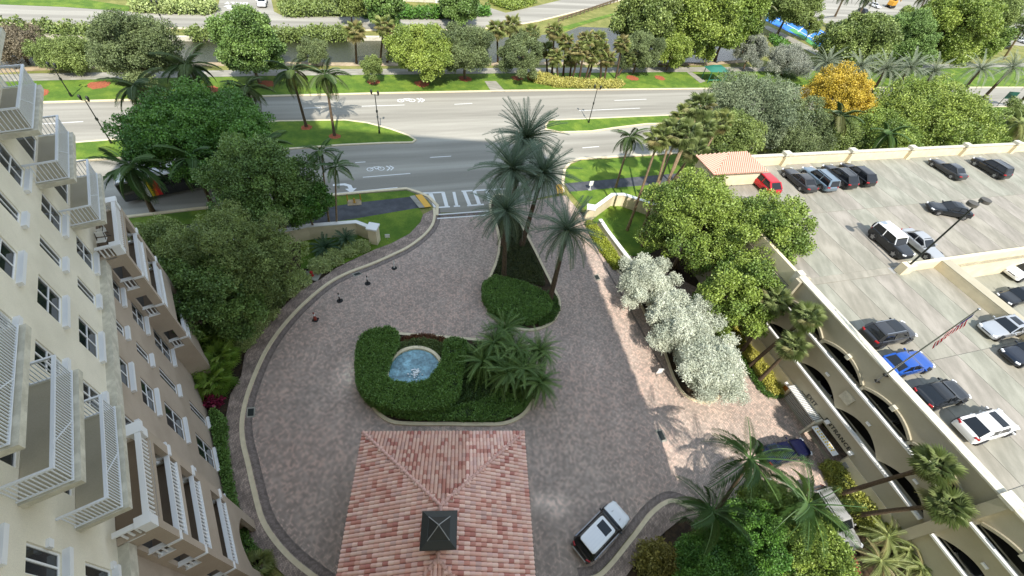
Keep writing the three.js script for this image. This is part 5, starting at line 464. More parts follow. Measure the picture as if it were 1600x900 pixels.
{ const [x, z] = gw(-9.0, Q0 - 0.15); const t = thing('flagpole', 'silver flagpole bracketed to the garage parapet', 'flagpole', [x, 9.5, z]); mesh('pole', tube([V3(0, -0.4, 0), V3(0, 8.8, 0)], [0.065, 0.045], 10), M.alloy, t); mesh('finial', new THREE.SphereGeometry(0.09, 12, 8), M.alloy, t).position.y = 8.85; for (const y of [-0.2, 0.7]) mesh('bracket', bx(-0.12, 0.22, y, y + 0.1, -0.12, 0.12), M.dark, t);
  const f = thing('flag', 'red white and blue striped flag hanging limp from the flagpole', 'flag', [x, 9.5, z]); const cols = 15, rows = 24, sheetOf = (c0, c1, r0, r1, m, name) => { const p = []; const P = (u, v) => { const a = u * 0.3 * (1 - 0.3 * v), fold = Math.sin(u * 11 + v * 3) * 0.12 * u; return [0.07 + a * Math.cos(0.6), 8.5 - v * 1.9 - u * 1.7 * (0.9 + 0.2 * v), a * Math.sin(0.6) + fold]; }; for (let i = 0; i < 8; i++) for (let j = 0; j < 8; j++) { const u0 = lerp(c0, c1, i / 8), u1 = lerp(c0, c1, (i + 1) / 8), v0 = lerp(r0, r1, j / 8), v1 = lerp(r0, r1, (j + 1) / 8); p.push(...P(u0, v0), ...P(u1, v0), ...P(u1, v1), ...P(u0, v0), ...P(u1, v1), ...P(u0, v1)); } const g = new THREE.BufferGeometry(); g.setAttribute('position', new THREE.Float32BufferAttribute(p, 3)); g.computeVertexNormals(); mesh(name, g, m, f); }; const rd = mat({ color: C(0.5, 0.02, 0.03), roughness: 0.8 }), bl = mat({ color: C(0.02, 0.03, 0.14), roughness: 0.8 }); for (let k = 0; k < 13; k++) sheetOf(k < 7 ? 0.4 : 0, 1, k / 13, (k + 1) / 13, k % 2 ? M.white : rd, 'stripe'); sheetOf(0, 0.4, 0, 7 / 13, bl, 'canton'); }
[[-18.79, -24.78, 'orange and white traffic post nearest the left kerb with a square base', 0], [-17.46, -27.64, 'black based traffic post second from the left kerb', 1], [-15.56, -30.59, 'thin black traffic post near the storm drain', 2], [-13.52, -33.48, 'pale traffic post farthest from the building', 3]].forEach(([x, z, l, k]) => { const t = thing('traffic_post', l, 'traffic post', [x, 0.015, z], 0, 'traffic posts along the left lane'); mesh('base', k ? new THREE.CylinderGeometry(0.25, 0.32, 0.07, 14).translate(0, 0.035, 0) : bx(-0.27, 0.27, 0, 0.07, -0.27, 0.27), M.rubber, t); mesh('post', tube([V3(0, 0.06, 0), V3(0.03, 1.2, 0.02)], [k ? 0.065 : 0.17, k ? 0.06 : 0.06], 12), k === 3 ? M.white : k ? M.dark : mat({ color: C(0.32, 0.06, 0.04), roughness: 0.7 }), t); mesh('reflective_band', tube([V3(0.018, 0.72, 0.012), V3(0.026, 1.02, 0.017)], [k ? 0.072 : 0.115, k ? 0.072 : 0.09], 12), M.white, t); });
{ const [x, z] = [-21.52, -30.26]; const t = thing('fire_hydrant', 'red fire hydrant on a pad beside the left walk', 'hydrant', [x, 0.1, z]); mesh('pad', bx(-0.8, 0.8, -0.08, 0.02, -0.6, 0.6), M.walk, t); const m = mat({ color: C(0.42, 0.02, 0.02), roughness: 0.4 }); mesh('barrel', new THREE.LatheGeometry([[0.2, 0], [0.2, 0.06], [0.13, 0.08], [0.13, 0.5], [0.17, 0.52], [0.17, 0.58], [0.1, 0.7], [0.03, 0.76], [0.02, 0.8]].map((p) => new THREE.Vector2(...p)), 14), m, t); for (const s of [-1, 1]) { const g = new THREE.CylinderGeometry(0.06, 0.06, 0.12, 10); g.rotateX(PI / 2); mesh('nozzle', g, m, t).position.set(0, 0.42, s * 0.17); } }
{ const [x, z] = [-21.84, -43.57]; const t = thing('fire_hydrant', 'small hydrant between two yellow posts on the verge', 'hydrant', [x, 0.06, z], 0.4); mesh('pad', bx(-0.85, 0.85, 0, 0.04, -0.6, 0.6), M.sand, t); const m = mat({ color: C(0.55, 0.3, 0.05), roughness: 0.5 }); mesh('barrel', new THREE.LatheGeometry([[0.18, 0.04], [0.12, 0.08], [0.12, 0.5], [0.16, 0.54], [0.08, 0.68], [0.02, 0.74]].map((p) => new THREE.Vector2(...p)), 12), m, t); for (const s of [-0.8, 0.8]) mesh('guard_post', tube([V3(s, 0, -0.4), V3(s, 1, -0.4)], [0.07, 0.07], 10), m, t); }
{ const [x, z] = [-15.65, -37.83]; const t = thing('notice_board', 'small white notice on a stake by the left entrance pier', 'sign', [x, 0.05, z], 0.3); mesh('board', bx(-0.28, 0.28, 0.35, 0.85, -0.02, 0.02), M.white, t); mesh('stake', bx(-0.02, 0.02, 0, 0.34, -0.015, 0.015), M.grey, t); }
{ const [x, z] = [36.77, -106.58]; const t = thing('bus_shelter', 'green roofed bus shelter on the far lawn', 'shelter', [x, 0.03, z], 0.4); const gm = mat({ color: C(0.03, 0.17, 0.12), roughness: 0.5 }); const g = new THREE.CylinderGeometry(1.2, 2.9, 0.7, 4, 1); g.rotateY(PI / 4); g.scale(1.25, 1, 0.75); mesh('roof', g, gm, t).position.y = 2.85; for (const a of [-2.1, 2.1]) for (const b of [-1.2, 1.2]) mesh('post', bx(a - 0.06, a + 0.06, 0, 2.5, b - 0.06, b + 0.06), gm, t); mesh('bench', bx(-1.6, 1.6, 0.4, 0.48, 0.5, 0.9), gm, t); }
{ const A = [0.28, -129.4], B = [16.99, -157.81]; const t = thing('guardrail', 'timber guardrail along the curving road beyond the canal', 'guardrail'); const n = 16; for (let i = 0; i < n; i++) { const x = lerp(A[0], B[0], i / (n - 1)), z = lerp(A[1], B[1], i / (n - 1)); mesh('post', bx(x - 0.15, x + 0.15, 0, 1, z - 0.15, z + 0.15), M.bark, t); } mesh('rail', bar(V3(A[0], 0.75, A[1]), V3(B[0], 0.75, B[1]), 0.2, 0.4), M.bark, t); }
{ const t = thing('road_sign', 'dark green road sign on two posts at the right edge of the road', 'sign', [113.48, -122.56, 0], 0); t.position.set(t.position.x, 0, t.position.y); t.rotation.y = 0.25; mesh('panel', bx(-1.6, 1.6, 1.9, 3.6, -0.04, 0.04), mat({ color: C(0.01, 0.08, 0.06), roughness: 0.5 }), t); for (const s of [-1.5, 1.5]) mesh('post', bx(s - 0.06, s + 0.06, 0, 1.9, -0.05, 0.05), M.iron, t); }
// blue sports court
{ const q = [[67.82, -176.52], [76.47, -185.86], [84.63, -159.54], [75.73, -146.93], [64.78, -165.29]]; const t = thing('sports_court', 'bright blue sports court with white lines in the far right', 'sports court'); mesh('surface', sheet(q, 0.04), M.blue, t); mesh('verge', sheet([[70.64, -159.6], [73.02, -162.05], [75.96, -147.57], [73.95, -145.05]], 0.046), M.courtGreen, t); for (const [a, b] of [[[69.33, -170.4], [78.03, -150.69]], [[75.66, -180.92], [83.4, -158.93]], [[73.31, -158.57], [79.99, -169.48]], [[75.01, -154.77], [81.65, -165.26]]]) mesh('line', sheet(lineOf(a, b, 0.35), 0.05), M.paint, t); for (let k = 0; k < 5; k++) { const p = [[78.45, -167.38], [76.45, -172.91], [81, -158.9], [74.35, -178.73], [75.49, -151.65]][k]; mesh('fence_post', bx(p[0] - 0.1, p[0] + 0.1, 0, 4, p[1] - 0.1, p[1] + 0.1), M.iron, t); } }
{ const [x, z] = [128.43, -215.65]; const t = thing('yellow_digger', 'yellow digger working in the far parking lot', 'digger', [x, 0.01, z], 0.7); const m = mat({ color: C(0.6, 0.3, 0.03), roughness: 0.5 }); mesh('body', new RoundedBoxGeometry(3.4, 1.6, 2.2, 3, 0.2), m, t).position.y = 1.7; mesh('cab', new RoundedBoxGeometry(1.4, 1.5, 1.4, 3, 0.15), M.tint, t).position.set(0.3, 3.1, 0); for (const s of [-1, 1]) mesh('track', new RoundedBoxGeometry(3.8, 0.9, 0.6, 3, 0.3), M.rubber, t).position.set(0, 0.46, s * 0.9); mesh('boom', merge([bar(V3(1.5, 2, 0.3), V3(4, 4.6, 0.3), 0.35, 0.45), bar(V3(4, 4.6, 0.3), V3(5.6, 2, 0.3), 0.3, 0.35)]), m, t); }
{ const [x, z] = [-29.96, -124.84]; const t = thing('hut', 'pale grey hut under trees beyond the canal road', 'building', [x, 0, z], 0.42); for (let k = 0; k < 14; k++) mesh('board', bx(-11 + k * 1.5, -9.55 + k * 1.5, 0, 3.4, -4, -3.8 + (k % 2) * 0.05), M.stain, t); mesh('roof', bx(-11.5, 10.5, 3.4, 3.7, -12, -3.4), M.grey, t); mesh('door', bx(-0.6, 0.7, 0, 2.4, -3.7, -3.6), M.white, t); mesh('walls', bx(-11, 10, 0, 3.38, -12, -4.01), M.grey, t); }
{ const [x, z] = [8.81, -55.39]; const t = thing('marker_sign', 'small white marker sign standing on the right asphalt path', 'sign', [x, 0.05, z], 0.35); mesh('panel', bx(-0.3, 0.3, 0.75, 1.5, -0.03, 0.03), M.white, t); mesh('post', bx(-0.05, 0.05, 0, 0.75, -0.04, 0.04), M.lamp, t); mesh('foot', bx(-0.25, 0.25, 0, 0.08, -0.2, 0.2), M.grey, t); }
{ const [x, z] = [15.76, -24.98]; const t = thing('marker_sign', 'small white sign on the kerb under the silver trees', 'sign', [x, 0.1, z], 0.2); mesh('panel', bx(-0.3, 0.3, 0.5, 1.3, -0.03, 0.03), M.white, t); mesh('post', bx(-0.04, 0.04, 0, 0.5, -0.03, 0.03), M.grey, t); }
for (const [s, l, tn] of [[-18.9, 'white folding chair on the far roof terrace nearest the corner', 0.5], [-19.9, 'white folding chair on the far roof terrace under the balcony', -0.6]]) { const c = wing.localToWorld(V3(s, 15.42, 0.95)); wing.updateMatrixWorld(true); const p = V3(s, 15.42, 0.95).applyMatrix4(wing.matrixWorld); const t = thing('folding_chair', l, 'chair', [p.x, p.y, p.z], tn, 'folding chairs on the far roof terrace'); mesh('seat', bx(-0.24, 0.24, 0.42, 0.46, -0.22, 0.22), M.white, t); mesh('backrest', bx(-0.24, 0.24, 0.55, 0.9, -0.25, -0.22), M.white, t); for (const a of [-0.22, 0.22]) { mesh('leg', bar(V3(a, 0, 0.26), V3(a, 0.9, -0.26), 0.03, 0.03), M.dark, t); mesh('leg', bar(V3(a, 0, -0.26), V3(a, 0.43, 0.2), 0.03, 0.03), M.dark, t); } }

// ---------- trees and palms ----------
const G = { fic: [[0.05, 0.14, 0.022], [0.14, 0.29, 0.04]], mid: [[0.08, 0.15, 0.035], [0.2, 0.31, 0.075]], olive: [[0.11, 0.16, 0.038], [0.26, 0.33, 0.09]], bright: [[0.1, 0.17, 0.03], [0.27, 0.36, 0.065]], lime: [[0.14, 0.21, 0.035], [0.32, 0.4, 0.075]], silver: [[0.36, 0.4, 0.31], [0.66, 0.69, 0.56]], grey: [[0.11, 0.15, 0.075], [0.24, 0.29, 0.16]], yellow: [[0.36, 0.27, 0.025], [0.62, 0.45, 0.05]], oak: [[0.085, 0.12, 0.045], [0.19, 0.24, 0.09]], var: [[0.22, 0.3, 0.09], [0.5, 0.56, 0.22]] };
// left of the drive
tree('ficus_tree', 'broad dark green umbrella tree beside the bus', null, -38.03, -41.95, 8, 8.09, { ry: 3.2, rz: 7.4, turn: 0.4, tone: G.fic, clumps: 105, per: 110, size: 0.4, trunkR: 0.4, cl: [0.13, 0.2] });
tree('shade_tree', 'tall open green tree left of the entrance wall', null, -27.22, -35.56, 7, 4.96, { ry: 5, tone: G.mid, clumps: 52, per: 85, size: 0.36, type: 'broad', stems: 2 });
tree('shade_tree', 'small dark tree leaning on the end of the left entrance wall', null, -23.67, -36.12, 5, 2.51, { ry: 2.3, tone: G.fic, clumps: 22, per: 90, size: 0.33 });
tree('shade_tree', 'olive green tree below the bus', null, -31.68, -25.31, 6, 3.24, { ry: 3.2, tone: G.olive, clumps: 40, per: 95, size: 0.33, type: 'fine' });
tree('shade_tree', 'large olive green tree in the middle of the left planting', null, -24.89, -25.35, 6.5, 5.05, { ry: 4.6, tone: G.olive, clumps: 60, per: 100, size: 0.33, type: 'fine', stems: 2 });
tree('shade_tree', 'dark green tree between the loggias and the walk', null, -25.32, -21.71, 5.5, 3.84, { ry: 4, tone: G.mid, clumps: 46, per: 100, size: 0.33 });
tree('shade_tree', 'yellowish green low tree beside the hydrant', null, -23.37, -24.81, 3.6, 2.64, { ry: 2.4, tone: [[0.05, 0.09, 0.02], [0.15, 0.2, 0.05]], clumps: 34, per: 95, size: 0.28 });
tree('shade_tree', 'dark rounded tree close to the far loggia', null, -28.59, -21.77, 6, 2.29, { ry: 3, tone: G.mid, clumps: 26, per: 95, size: 0.32 });
const gc = 'coconut palms along the road';
palm('coconut_palm', 'coconut palm on the left median with a curved trunk', gc, [-35.14, -59.27], [-35.65, -59.75, 8], { L: 3.6, n: 20, r: 0.16, hi: 1.1, lo: -1.15, tone: 'coconut' });
palm('coconut_palm', 'coconut palm on the left median nearest the junction lamp', gc, [-30.3, -58.13], [-31.07, -60.33, 8], { L: 3.5, n: 20, r: 0.16, lo: -1.15 });
palm('coconut_palm', 'drooping coconut palm rising behind the umbrella tree', gc, [-56.92, -56.4], [-51.47, -50.4, 7], { L: 4, n: 18, r: 0.17, lo: -1.1 });
palm('coconut_palm', 'coconut palm on the far lawn above the umbrella tree', gc, [-53.8, -63.63], [-50.79, -59.31, 6.5], { L: 4.6, n: 20, r: 0.17, lo: -1.1 });
palm('coconut_palm', 'small coconut palm behind the top of the umbrella tree', gc, [-44.65, -62.04], [-42.44, -58.63, 5], { L: 3.6, n: 16, r: 0.15, lo: -1 });
palm('coconut_palm', 'dark coconut palm leaning in front of the bus', gc, [-43.02, -35.96], [-40.74, -34.71, 7], { L: 3.8, n: 22, r: 0.2, lo: -0.9, tone: 'foxtail' });
palm('coconut_palm', 'dark coconut palm in front of the umbrella tree trunk', gc, [-37.8, -38.93], [-35.17, -36.68, 8], { L: 3.4, n: 20, r: 0.17, lo: -0.9, tone: 'foxtail' });
palm('coconut_palm', 'coconut palm leaning out above the verge behind the tall open tree', gc, [-29.48, -39.69], [-29.76, -41.12, 8], { L: 3, n: 16, r: 0.14, lo: -0.9, tone: 'foxtail' });
palm('christmas_palm', 'slim palm at the left entrance wall with a taller thin trunk', 'slim palms at the entrance wall', [-23.38, -39.19], [-22.88, -40.25, 9], { kind: 'royal', tone: 'foxtail', L: 2.3, n: 13, r: 0.09, shaft: 0.9, lo: -0.5, bark: M.paleBark });
palm('christmas_palm', 'slim palm at the left entrance wall with a shorter thin trunk', 'slim palms at the entrance wall', [-21.52, -37.13], [-20.69, -38.48, 8.6], { kind: 'royal', tone: 'foxtail', L: 2.3, n: 13, r: 0.09, shaft: 0.9, lo: -0.5, bark: M.paleBark });
palm('sago_palm', 'dark sago palm in front of the left entrance wall', null, [-21.88, -34.31], [-21.75, -34.24, 0.5], { kind: 'sago', L: 1.9, n: 36, r: 0.2, lo: -0.1, hi: 1.2, category: 'palm' });
palm('sago_palm', 'second sago palm beside the entrance pier', null, [-20.12, -36.1], [-19.92, -35.93, 0.8], { kind: 'sago', L: 1.6, n: 28, r: 0.2, lo: -0.1, hi: 1.2 });
[[-27.34, -18.47, 1.6, 'leftmost fan palm of the clump by the far loggia'], [-25.53, -19.89, 1.8, 'back fan palm of the clump by the far loggia'], [-24.08, -18.1, 1.6, 'right fan palm of the clump by the far loggia'], [-25.2, -16.88, 1.4, 'middle fan palm of the clump by the far loggia'], [-23.68, -16.22, 1.0, 'front fan palm of the clump by the far loggia']].forEach(([x, z, h, l]) => palm('fan_palm', l, 'fan palm clump beside the wing', [x, z], [x + 0.1, z, h], { kind: 'fan', tone: 'bright', L: 1.75, n: 30, r: 0.12, lo: -0.4, hi: 1.3 }));
palm('fan_palm', 'fan palm at the bottom edge beside the near loggia', null, [-13.75, -3.95], [-13.54, -4.09, 0.9], { kind: 'fan', tone: 'olive', L: 1.3, n: 20, r: 0.1, lo: -0.3, hi: 1.3 });
hedge('border_hedge', 'narrow green hedge between the wing and the paver walk', null, [[-22.62, -13.99], [-21.26, -13.39], [-20.31, -11.67], [-18.53, -9.25], [-16.73, -7.07], [-15.26, -5.65], [-13.9, -4.77], [-14.64, -4.58], [-16.13, -5.92], [-18.38, -8.58], [-20.45, -11.13], [-21.81, -12.74]], 0, 0.6, { dens: 60, size: 0.18 });
bush('ti_plant', 'dark red ti plant at the foot of the fan palm clump', null, -23.31, -14.94, 0.6, 0.9, { tone: [[0.12, 0.01, 0.03], [0.25, 0.02, 0.06]], type: 'big', n: 70, size: 0.35 });
[[545, 398, 1.1], [520, 408, 1.2], [500, 420, 1.1], [565, 393, 0.9], [470, 443, 1.2], [455, 455, 1.1], [405, 508, 1.1], [393, 520, 1], [415, 495, 1.1], [385, 535, 0.8]].forEach((q, i) => { const p = [[-19.23, -34.76], [-20.45, -33.16], [-21.29, -31.71], [-18.08, -35.71], [-22.47, -29.26], [-22.99, -27.74], [-23.84, -23.28], [-23.84, -22.1], [-23.6, -24.31], [-23.74, -20.77]][i]; bush('variegated_shrub', ['variegated shrub left of the sago palm by the walk', 'variegated shrub in front of the sago palm', 'variegated shrub just above the hydrant', 'variegated shrub nearest the entrance pier', 'variegated shrub just below the hydrant', 'variegated shrub beside the yellowish low tree', 'pale variegated shrub by the bend of the walk', 'variegated shrub below the bend of the walk', 'variegated shrub above the bend of the walk', 'small variegated shrub above the fan palm clump'][i], 'variegated shrubs along the left walk', ...p, q[2], 0.9, { tone: G.var, type: 'hedge', n: 300, size: 0.22 }); });
// date palms on the entrance island
const gd = 'date palms on the entrance island';
palm('date_palm', 'date palm nearest the crosswalk on the entrance island', gd, [-2.02, -44.27], [-1.38, -49.7, 9.5], { kind: 'date', L: 5.2, n: 84, r: 0.24, lo: -0.75, hi: 1.35, boots: 0.25 });
palm('date_palm', 'date palm third from the road on the right flank of the island', gd, [0.31, -40.71], [1.27, -43.32, 9], { kind: 'date', L: 4.6, n: 76, r: 0.24, lo: -0.7, hi: 1.35, boots: 0.25 });
palm('date_palm', 'second date palm from the road on the entrance island', gd, [-1.95, -40.14], [-2.21, -42.57, 9.3], { kind: 'date', L: 4.8, n: 78, r: 0.24, lo: -0.7, hi: 1.35, boots: 0.25 });
palm('date_palm', 'date palm standing in the clipped hedge at the left of the island', gd, [-1.1, -34.58], [-1.97, -36.02, 8.6], { kind: 'date', L: 3.9, n: 66, r: 0.22, lo: -0.75, hi: 1.3, boots: 0.25 });
palm('date_palm', 'leaning date palm at the right of the entrance island', gd, [4.35, -32.26], [4.42, -34.13, 9], { kind: 'date', L: 3.9, n: 66, r: 0.23, lo: -0.75, hi: 1.3, boots: 0.25 });
const gp = 'pygmy date palms beside the fountain';
[[-0.84, -24.71, 2.6, 'pygmy date palm at the upper left of the cluster beside the fountain'], [1.17, -24.2, 2.8, 'pygmy date palm in the middle of the cluster beside the fountain'], [3.37, -24.64, 2.7, 'pygmy date palm at the upper right of the cluster beside the fountain'], [0.83, -21.94, 2.4, 'pygmy date palm at the lower left of the cluster beside the fountain'], [3.66, -21.44, 2.4, 'pygmy date palm at the lower right of the cluster beside the fountain'], [-1.66, -22.74, 2.2, 'pygmy date palm touching the clipped horseshoe hedge'], [2.17, -22.2, 2.9, 'tallest pygmy date palm in the heart of the cluster'], [-0.14, -26.69, 2.3, 'pygmy date palm nearest the palm island']].forEach(([x, z, h, l], i) => palm('pygmy_date_palm', l, gp, [x, z + 1.2], [x + 0.1, z + 1, h], { kind: 'pygmy', L: 2.4, n: 64, r: 0.1, lo: -0.7, hi: 1.25 }));
// right of the drive
const gs = 'silver buttonwoods beside the drive', SIL = { type: 'silver', tone: G.silver, bark: M.paleBark };
tree('silver_tree', 'silver leaved tree nearest the entrance wall', gs, 14.52, -34.71, 3.4, 3.22, { ...SIL, ry: 2.3, clumps: 34, per: 90, size: 0.3 });
tree('silver_tree', 'silver leaved tree in the middle of the silver row', gs, 17.25, -29.31, 3.6, 3.48, { ...SIL, ry: 2.4, clumps: 38, per: 95, size: 0.3 });
tree('silver_tree', 'silver leaved tree nearest the exit gate', gs, 19.58, -25.16, 3.4, 3.51, { ...SIL, ry: 2.2, clumps: 40, per: 95, size: 0.3 });
tree('shade_tree', 'big sunny tree beside the garage in front of the tiled house', null, 19.58, -41.63, 7.5, 5.8, { ry: 5, tone: G.bright, clumps: 60, per: 105, size: 0.38 });
tree('shade_tree', 'big sunny tree against the garage corner', null, 25.01, -38.07, 8, 5.06, { ry: 5, tone: G.bright, clumps: 56, per: 105, size: 0.38 });
tree('shade_tree', 'lower sunny tree between the garage and the silver row', null, 22.38, -31.85, 6, 3.73, { ry: 4, tone: G.bright, clumps: 44, per: 100, size: 0.36 });
const gt = 'tall thin palms inside the right wall';
[[[14.01, -47.45], [13.44, -47.44, 13.5], 'tall thin palm farthest left in the leaning group'], [[15.67, -46.28], [14.82, -48.44, 14], 'tall thin palm second in the leaning group'], [[15.8, -44.64], [16.41, -48.25, 14], 'tall thin palm third in the leaning group'], [[18.99, -57.86], [19.8, -62.54, 10], 'tall thin palm behind the leaning group by the path'], [[21.97, -60.44], [21.38, -57.36, 11], 'tall thin palm nearest the tiled house'], [[20.52, -58.3], [20.55, -54.85, 9], 'shorter thin palm low in the leaning group'], [[22.33, -57.17], [24.36, -60.22, 11], 'tall thin palm farthest right beyond the leaning group'], [[16.64, -47.46], [18.66, -54.2, 15], 'tallest thin palm of the leaning group']].forEach(([b, h, l], i) => palm('fan_palm', l, gt, b, h, { kind: 'fan', tone: i % 3 ? 'fan' : 'olive', L: 1.9, n: 30, r: 0.14, lo: -1.2, hi: 1.3, bark: M.paleBark, bend: 0.3 }));
palm('coconut_palm', 'coconut palm on the sunlit right lawn', gc, [12.8, -57.22], [12.51, -57.38, 8], { L: 2.7, n: 18, r: 0.13, lo: -1.1, bark: M.paleBark });
tree('shade_tree', 'grey green tree behind the tall thin palms', null, 34.99, -75.52, 7, 8.31, { ry: 5.5, type: 'fine', tone: G.grey, clumps: 56, per: 110, size: 0.46 });
tree('shade_tree', 'grey green tree next to the yellow flowering tree', null, 40.68, -72.81, 6, 6.3, { ry: 4.5, type: 'fine', tone: G.oak, clumps: 44, per: 105, size: 0.44 });
tree('shade_tree', 'dark green tree directly behind the tiled house', null, 28.73, -66.62, 6, 4.94, { ry: 4, tone: G.olive, clumps: 34, per: 95, size: 0.42 });
tree('flowering_tree', 'yellow flowering tree behind the garage parapet', null, 54.02, -87.78, 7, 6.17, { ry: 4.6, tone: G.yellow, clumps: 40, per: 105, size: 0.42, category: 'tree' });
tree('shade_tree', 'large bright tree behind the garage parapet', null, 70.31, -85.26, 6.5, 10.74, { ry: 5.5, tone: G.lime, clumps: 70, per: 115, size: 0.5 });
tree('shade_tree', 'green tree between the yellow tree and the large bright tree', null, 58.66, -77.98, 5, 6.22, { ry: 4, tone: G.bright, clumps: 40, per: 105, size: 0.45 });
tree('shade_tree', 'low green tree under the yellow flowering tree', null, 49.7, -76.36, 4, 5.53, { ry: 3.6, tone: G.olive, clumps: 36, per: 100, size: 0.42 });
tree('shade_tree', 'green tree at the right edge beyond the parapet', null, 92.61, -92.1, 6, 5.58, { ry: 4.5, tone: G.olive, clumps: 30, per: 100, size: 0.46 });
tree('shade_tree', 'bright low tree filling the parapet behind the lone charcoal sedan', null, 83.73, -88.24, 3.5, 6.14, { ry: 3, tone: G.bright, clumps: 34, per: 95, size: 0.42 });
palm('coconut_palm', 'coconut palm in front of the yellow flowering tree', gc, [51.48, -79.56], [46.46, -72.67, 9.5], { L: 3.6, n: 18, r: 0.15, lo: -1, tone: 'coconut' });
palm('coconut_palm', 'palm head in front of the large bright tree', gc, [64.46, -82.59], [55.57, -73.06, 8], { L: 3.2, n: 16, r: 0.15, lo: -1, tone: 'foxtail' });
palm('coconut_palm', 'drooping palm at the right edge above the parapet', gc, [95.07, -94.95], [87.03, -88.21, 8], { L: 4.4, n: 16, r: 0.16, lo: -1, tone: 'olive' });
const gg = 'cabbage palms in front of the garage';
[[gw(-17.9, 34.3), [24.66, -30.03, 8.2], 'cabbage palm at the left end of the garage front'], [gw(-16.3, 34.2), [25.89, -27.22, 9.6], 'cabbage palm before the first upper arch'], [gw(-14.6, 34.2), [26.05, -26.19, 6.7], 'cabbage palm crossing the lower sill near the exit gate'], [gw(-3.4, 34.2), [30.65, -15, 9.6], 'cabbage palm with a bare bent trunk left of the pilaster'], [gw(-1.7, 34.2), [31.53, -12.98, 8.2], 'cabbage palm with its head over the pilaster']].forEach(([b, h, l]) => palm('cabbage_palm', l, gg, b, h, { kind: 'fan', tone: 'fan', L: 1.5, n: 38, r: 0.15, lo: -1.0, hi: 1.3, boots: 0.7, bend: 0.25 }));
hedge('yellow_shrub_row', 'row of bright yellow green shrubs at the foot of the garage left of the exit', null, [[24.24, -32.64], [25.31, -33.61], [26.27, -31.57], [27.3, -28.86], [28.32, -26.14], [28.38, -25.28], [27.32, -24.94], [26.59, -26.25], [25.65, -28.53], [24.79, -30.66]], 0, 0.9, { dens: 70, size: 0.24, rough: 0.14, type: 'broad', tone: [[0.3, 0.3, 0.04], [0.6, 0.55, 0.12]], category: 'shrub' });
hedge('low_hedge', 'low clipped green hedge along the kerb before the exit gate', null, [[23.92, -32.25], [24.67, -32.41], [25.39, -29.97], [26.23, -27.33], [26.96, -25.6], [28.52, -25.39], [28.47, -25.02], [27.02, -24.67], [26.27, -25.47], [25.49, -27.57], [24.6, -29.56]], 0, 0.5, { dens: 70, size: 0.16, tone: [[0.05, 0.11, 0.015], [0.1, 0.2, 0.03]] });
hedge('yellow_shrub_row', 'yellow green shrubs at the foot of the garden wall by the right lane', null, [[8.41, -47.14], [9.45, -46.74], [10.69, -44.44], [12.24, -41.16], [12.96, -39.62], [11.93, -39.37], [10.64, -41.71], [9.44, -44.11]], 0, 0.7, { dens: 70, size: 0.2, rough: 0.1, tone: [[0.15, 0.2, 0.02], [0.38, 0.42, 0.05]], category: 'shrub' });
hedge('yellow_shrub_row', 'yellow green shrubs against the garage right of the entrance', null, [[29.97, -18.3], [30.93, -18.3], [31.68, -16.25], [32.77, -14.41], [33.03, -13.27], [32.08, -12.89], [31.24, -13.93], [30.39, -16.04]], 0, 1.2, { dens: 60, size: 0.26, rough: 0.16, type: 'broad', tone: [[0.14, 0.18, 0.03], [0.42, 0.42, 0.08]], category: 'shrub' });
// bottom right bed
const gf = 'feather palms in the near right bed', fx = { kind: 'foxtail', r: 0.13, lo: -0.45, hi: 0.95, bend: 0.5 };
palm('feather_palm', 'feather palm leaning over the entrance gate', gf, [16.71, -10.17], [17.37, -13.23, 9.5], { ...fx, L: 3.3, n: 18 });
palm('feather_palm', 'feather palm nearest the parked white suv', gf, [16.95, -10.11], [15.45, -10.38, 7], { ...fx, L: 2.8, n: 16 });
palm('feather_palm', 'sunlit feather palm beside the silver suv', gf, [22.05, -11.51], [21.2, -11.34, 8.5], { ...fx, L: 3.3, n: 18 });
tree('shade_tree', 'round sunny tree in the near right bed', null, 23.07, -10.23, 4.6, 2.76, { ry: 2.9, tone: G.bright, clumps: 46, per: 120, size: 0.24 });
tree('shade_tree', 'dark tree in the middle of the near right bed', null, 19.04, -9.67, 4, 2.77, { ry: 2.6, tone: G.fic, clumps: 44, per: 115, size: 0.24 });
tree('shade_tree', 'shaded dark shrub tree at the bottom edge of the near right bed', null, 16.36, -7.88, 3.2, 2.45, { ry: 2, tone: G.fic, clumps: 36, per: 110, size: 0.23 });
tree('shade_tree', 'lit green shrub tree just below the leaning feather palm trunk', null, 21.85, -13.01, 3, 1.96, { ry: 2.2, tone: G.bright, clumps: 26, per: 105, size: 0.24 });
bush('areca_palm', 'yellowish shaded bush beside the paver walk behind the parked suv', null, 13.9, -8.37, 1.5, 1.8, { tone: [[0.12, 0.12, 0.02], [0.28, 0.24, 0.05]], type: 'silver', n: 380, size: 0.4 });
[[32.28, -12.65, 'areca clump nearest the bent cabbage palm trunk'], [33.67, -11.89, 'areca clump under the garage pilaster'], [30.89, -10.76, 'areca clump at the bottom edge beside the red plant'], [34.06, -10.72, 'areca clump at the bottom edge before the garage']].forEach(([x, z, l]) => palm('areca_palm', l, 'areca clumps before the garage', [x, z], [x, z, 1.4], { kind: 'pygmy', tone: 'olive', L: 2, n: 34, r: 0.12, lo: -0.3, hi: 1.35 }));
bush('red_plant', 'crimson leaved plant beside the silver suv', null, 28.64, -10.6, 0.8, 1.1, { tone: [[0.25, 0.01, 0.03], [0.45, 0.03, 0.08]], type: 'big', n: 90, size: 0.4 });
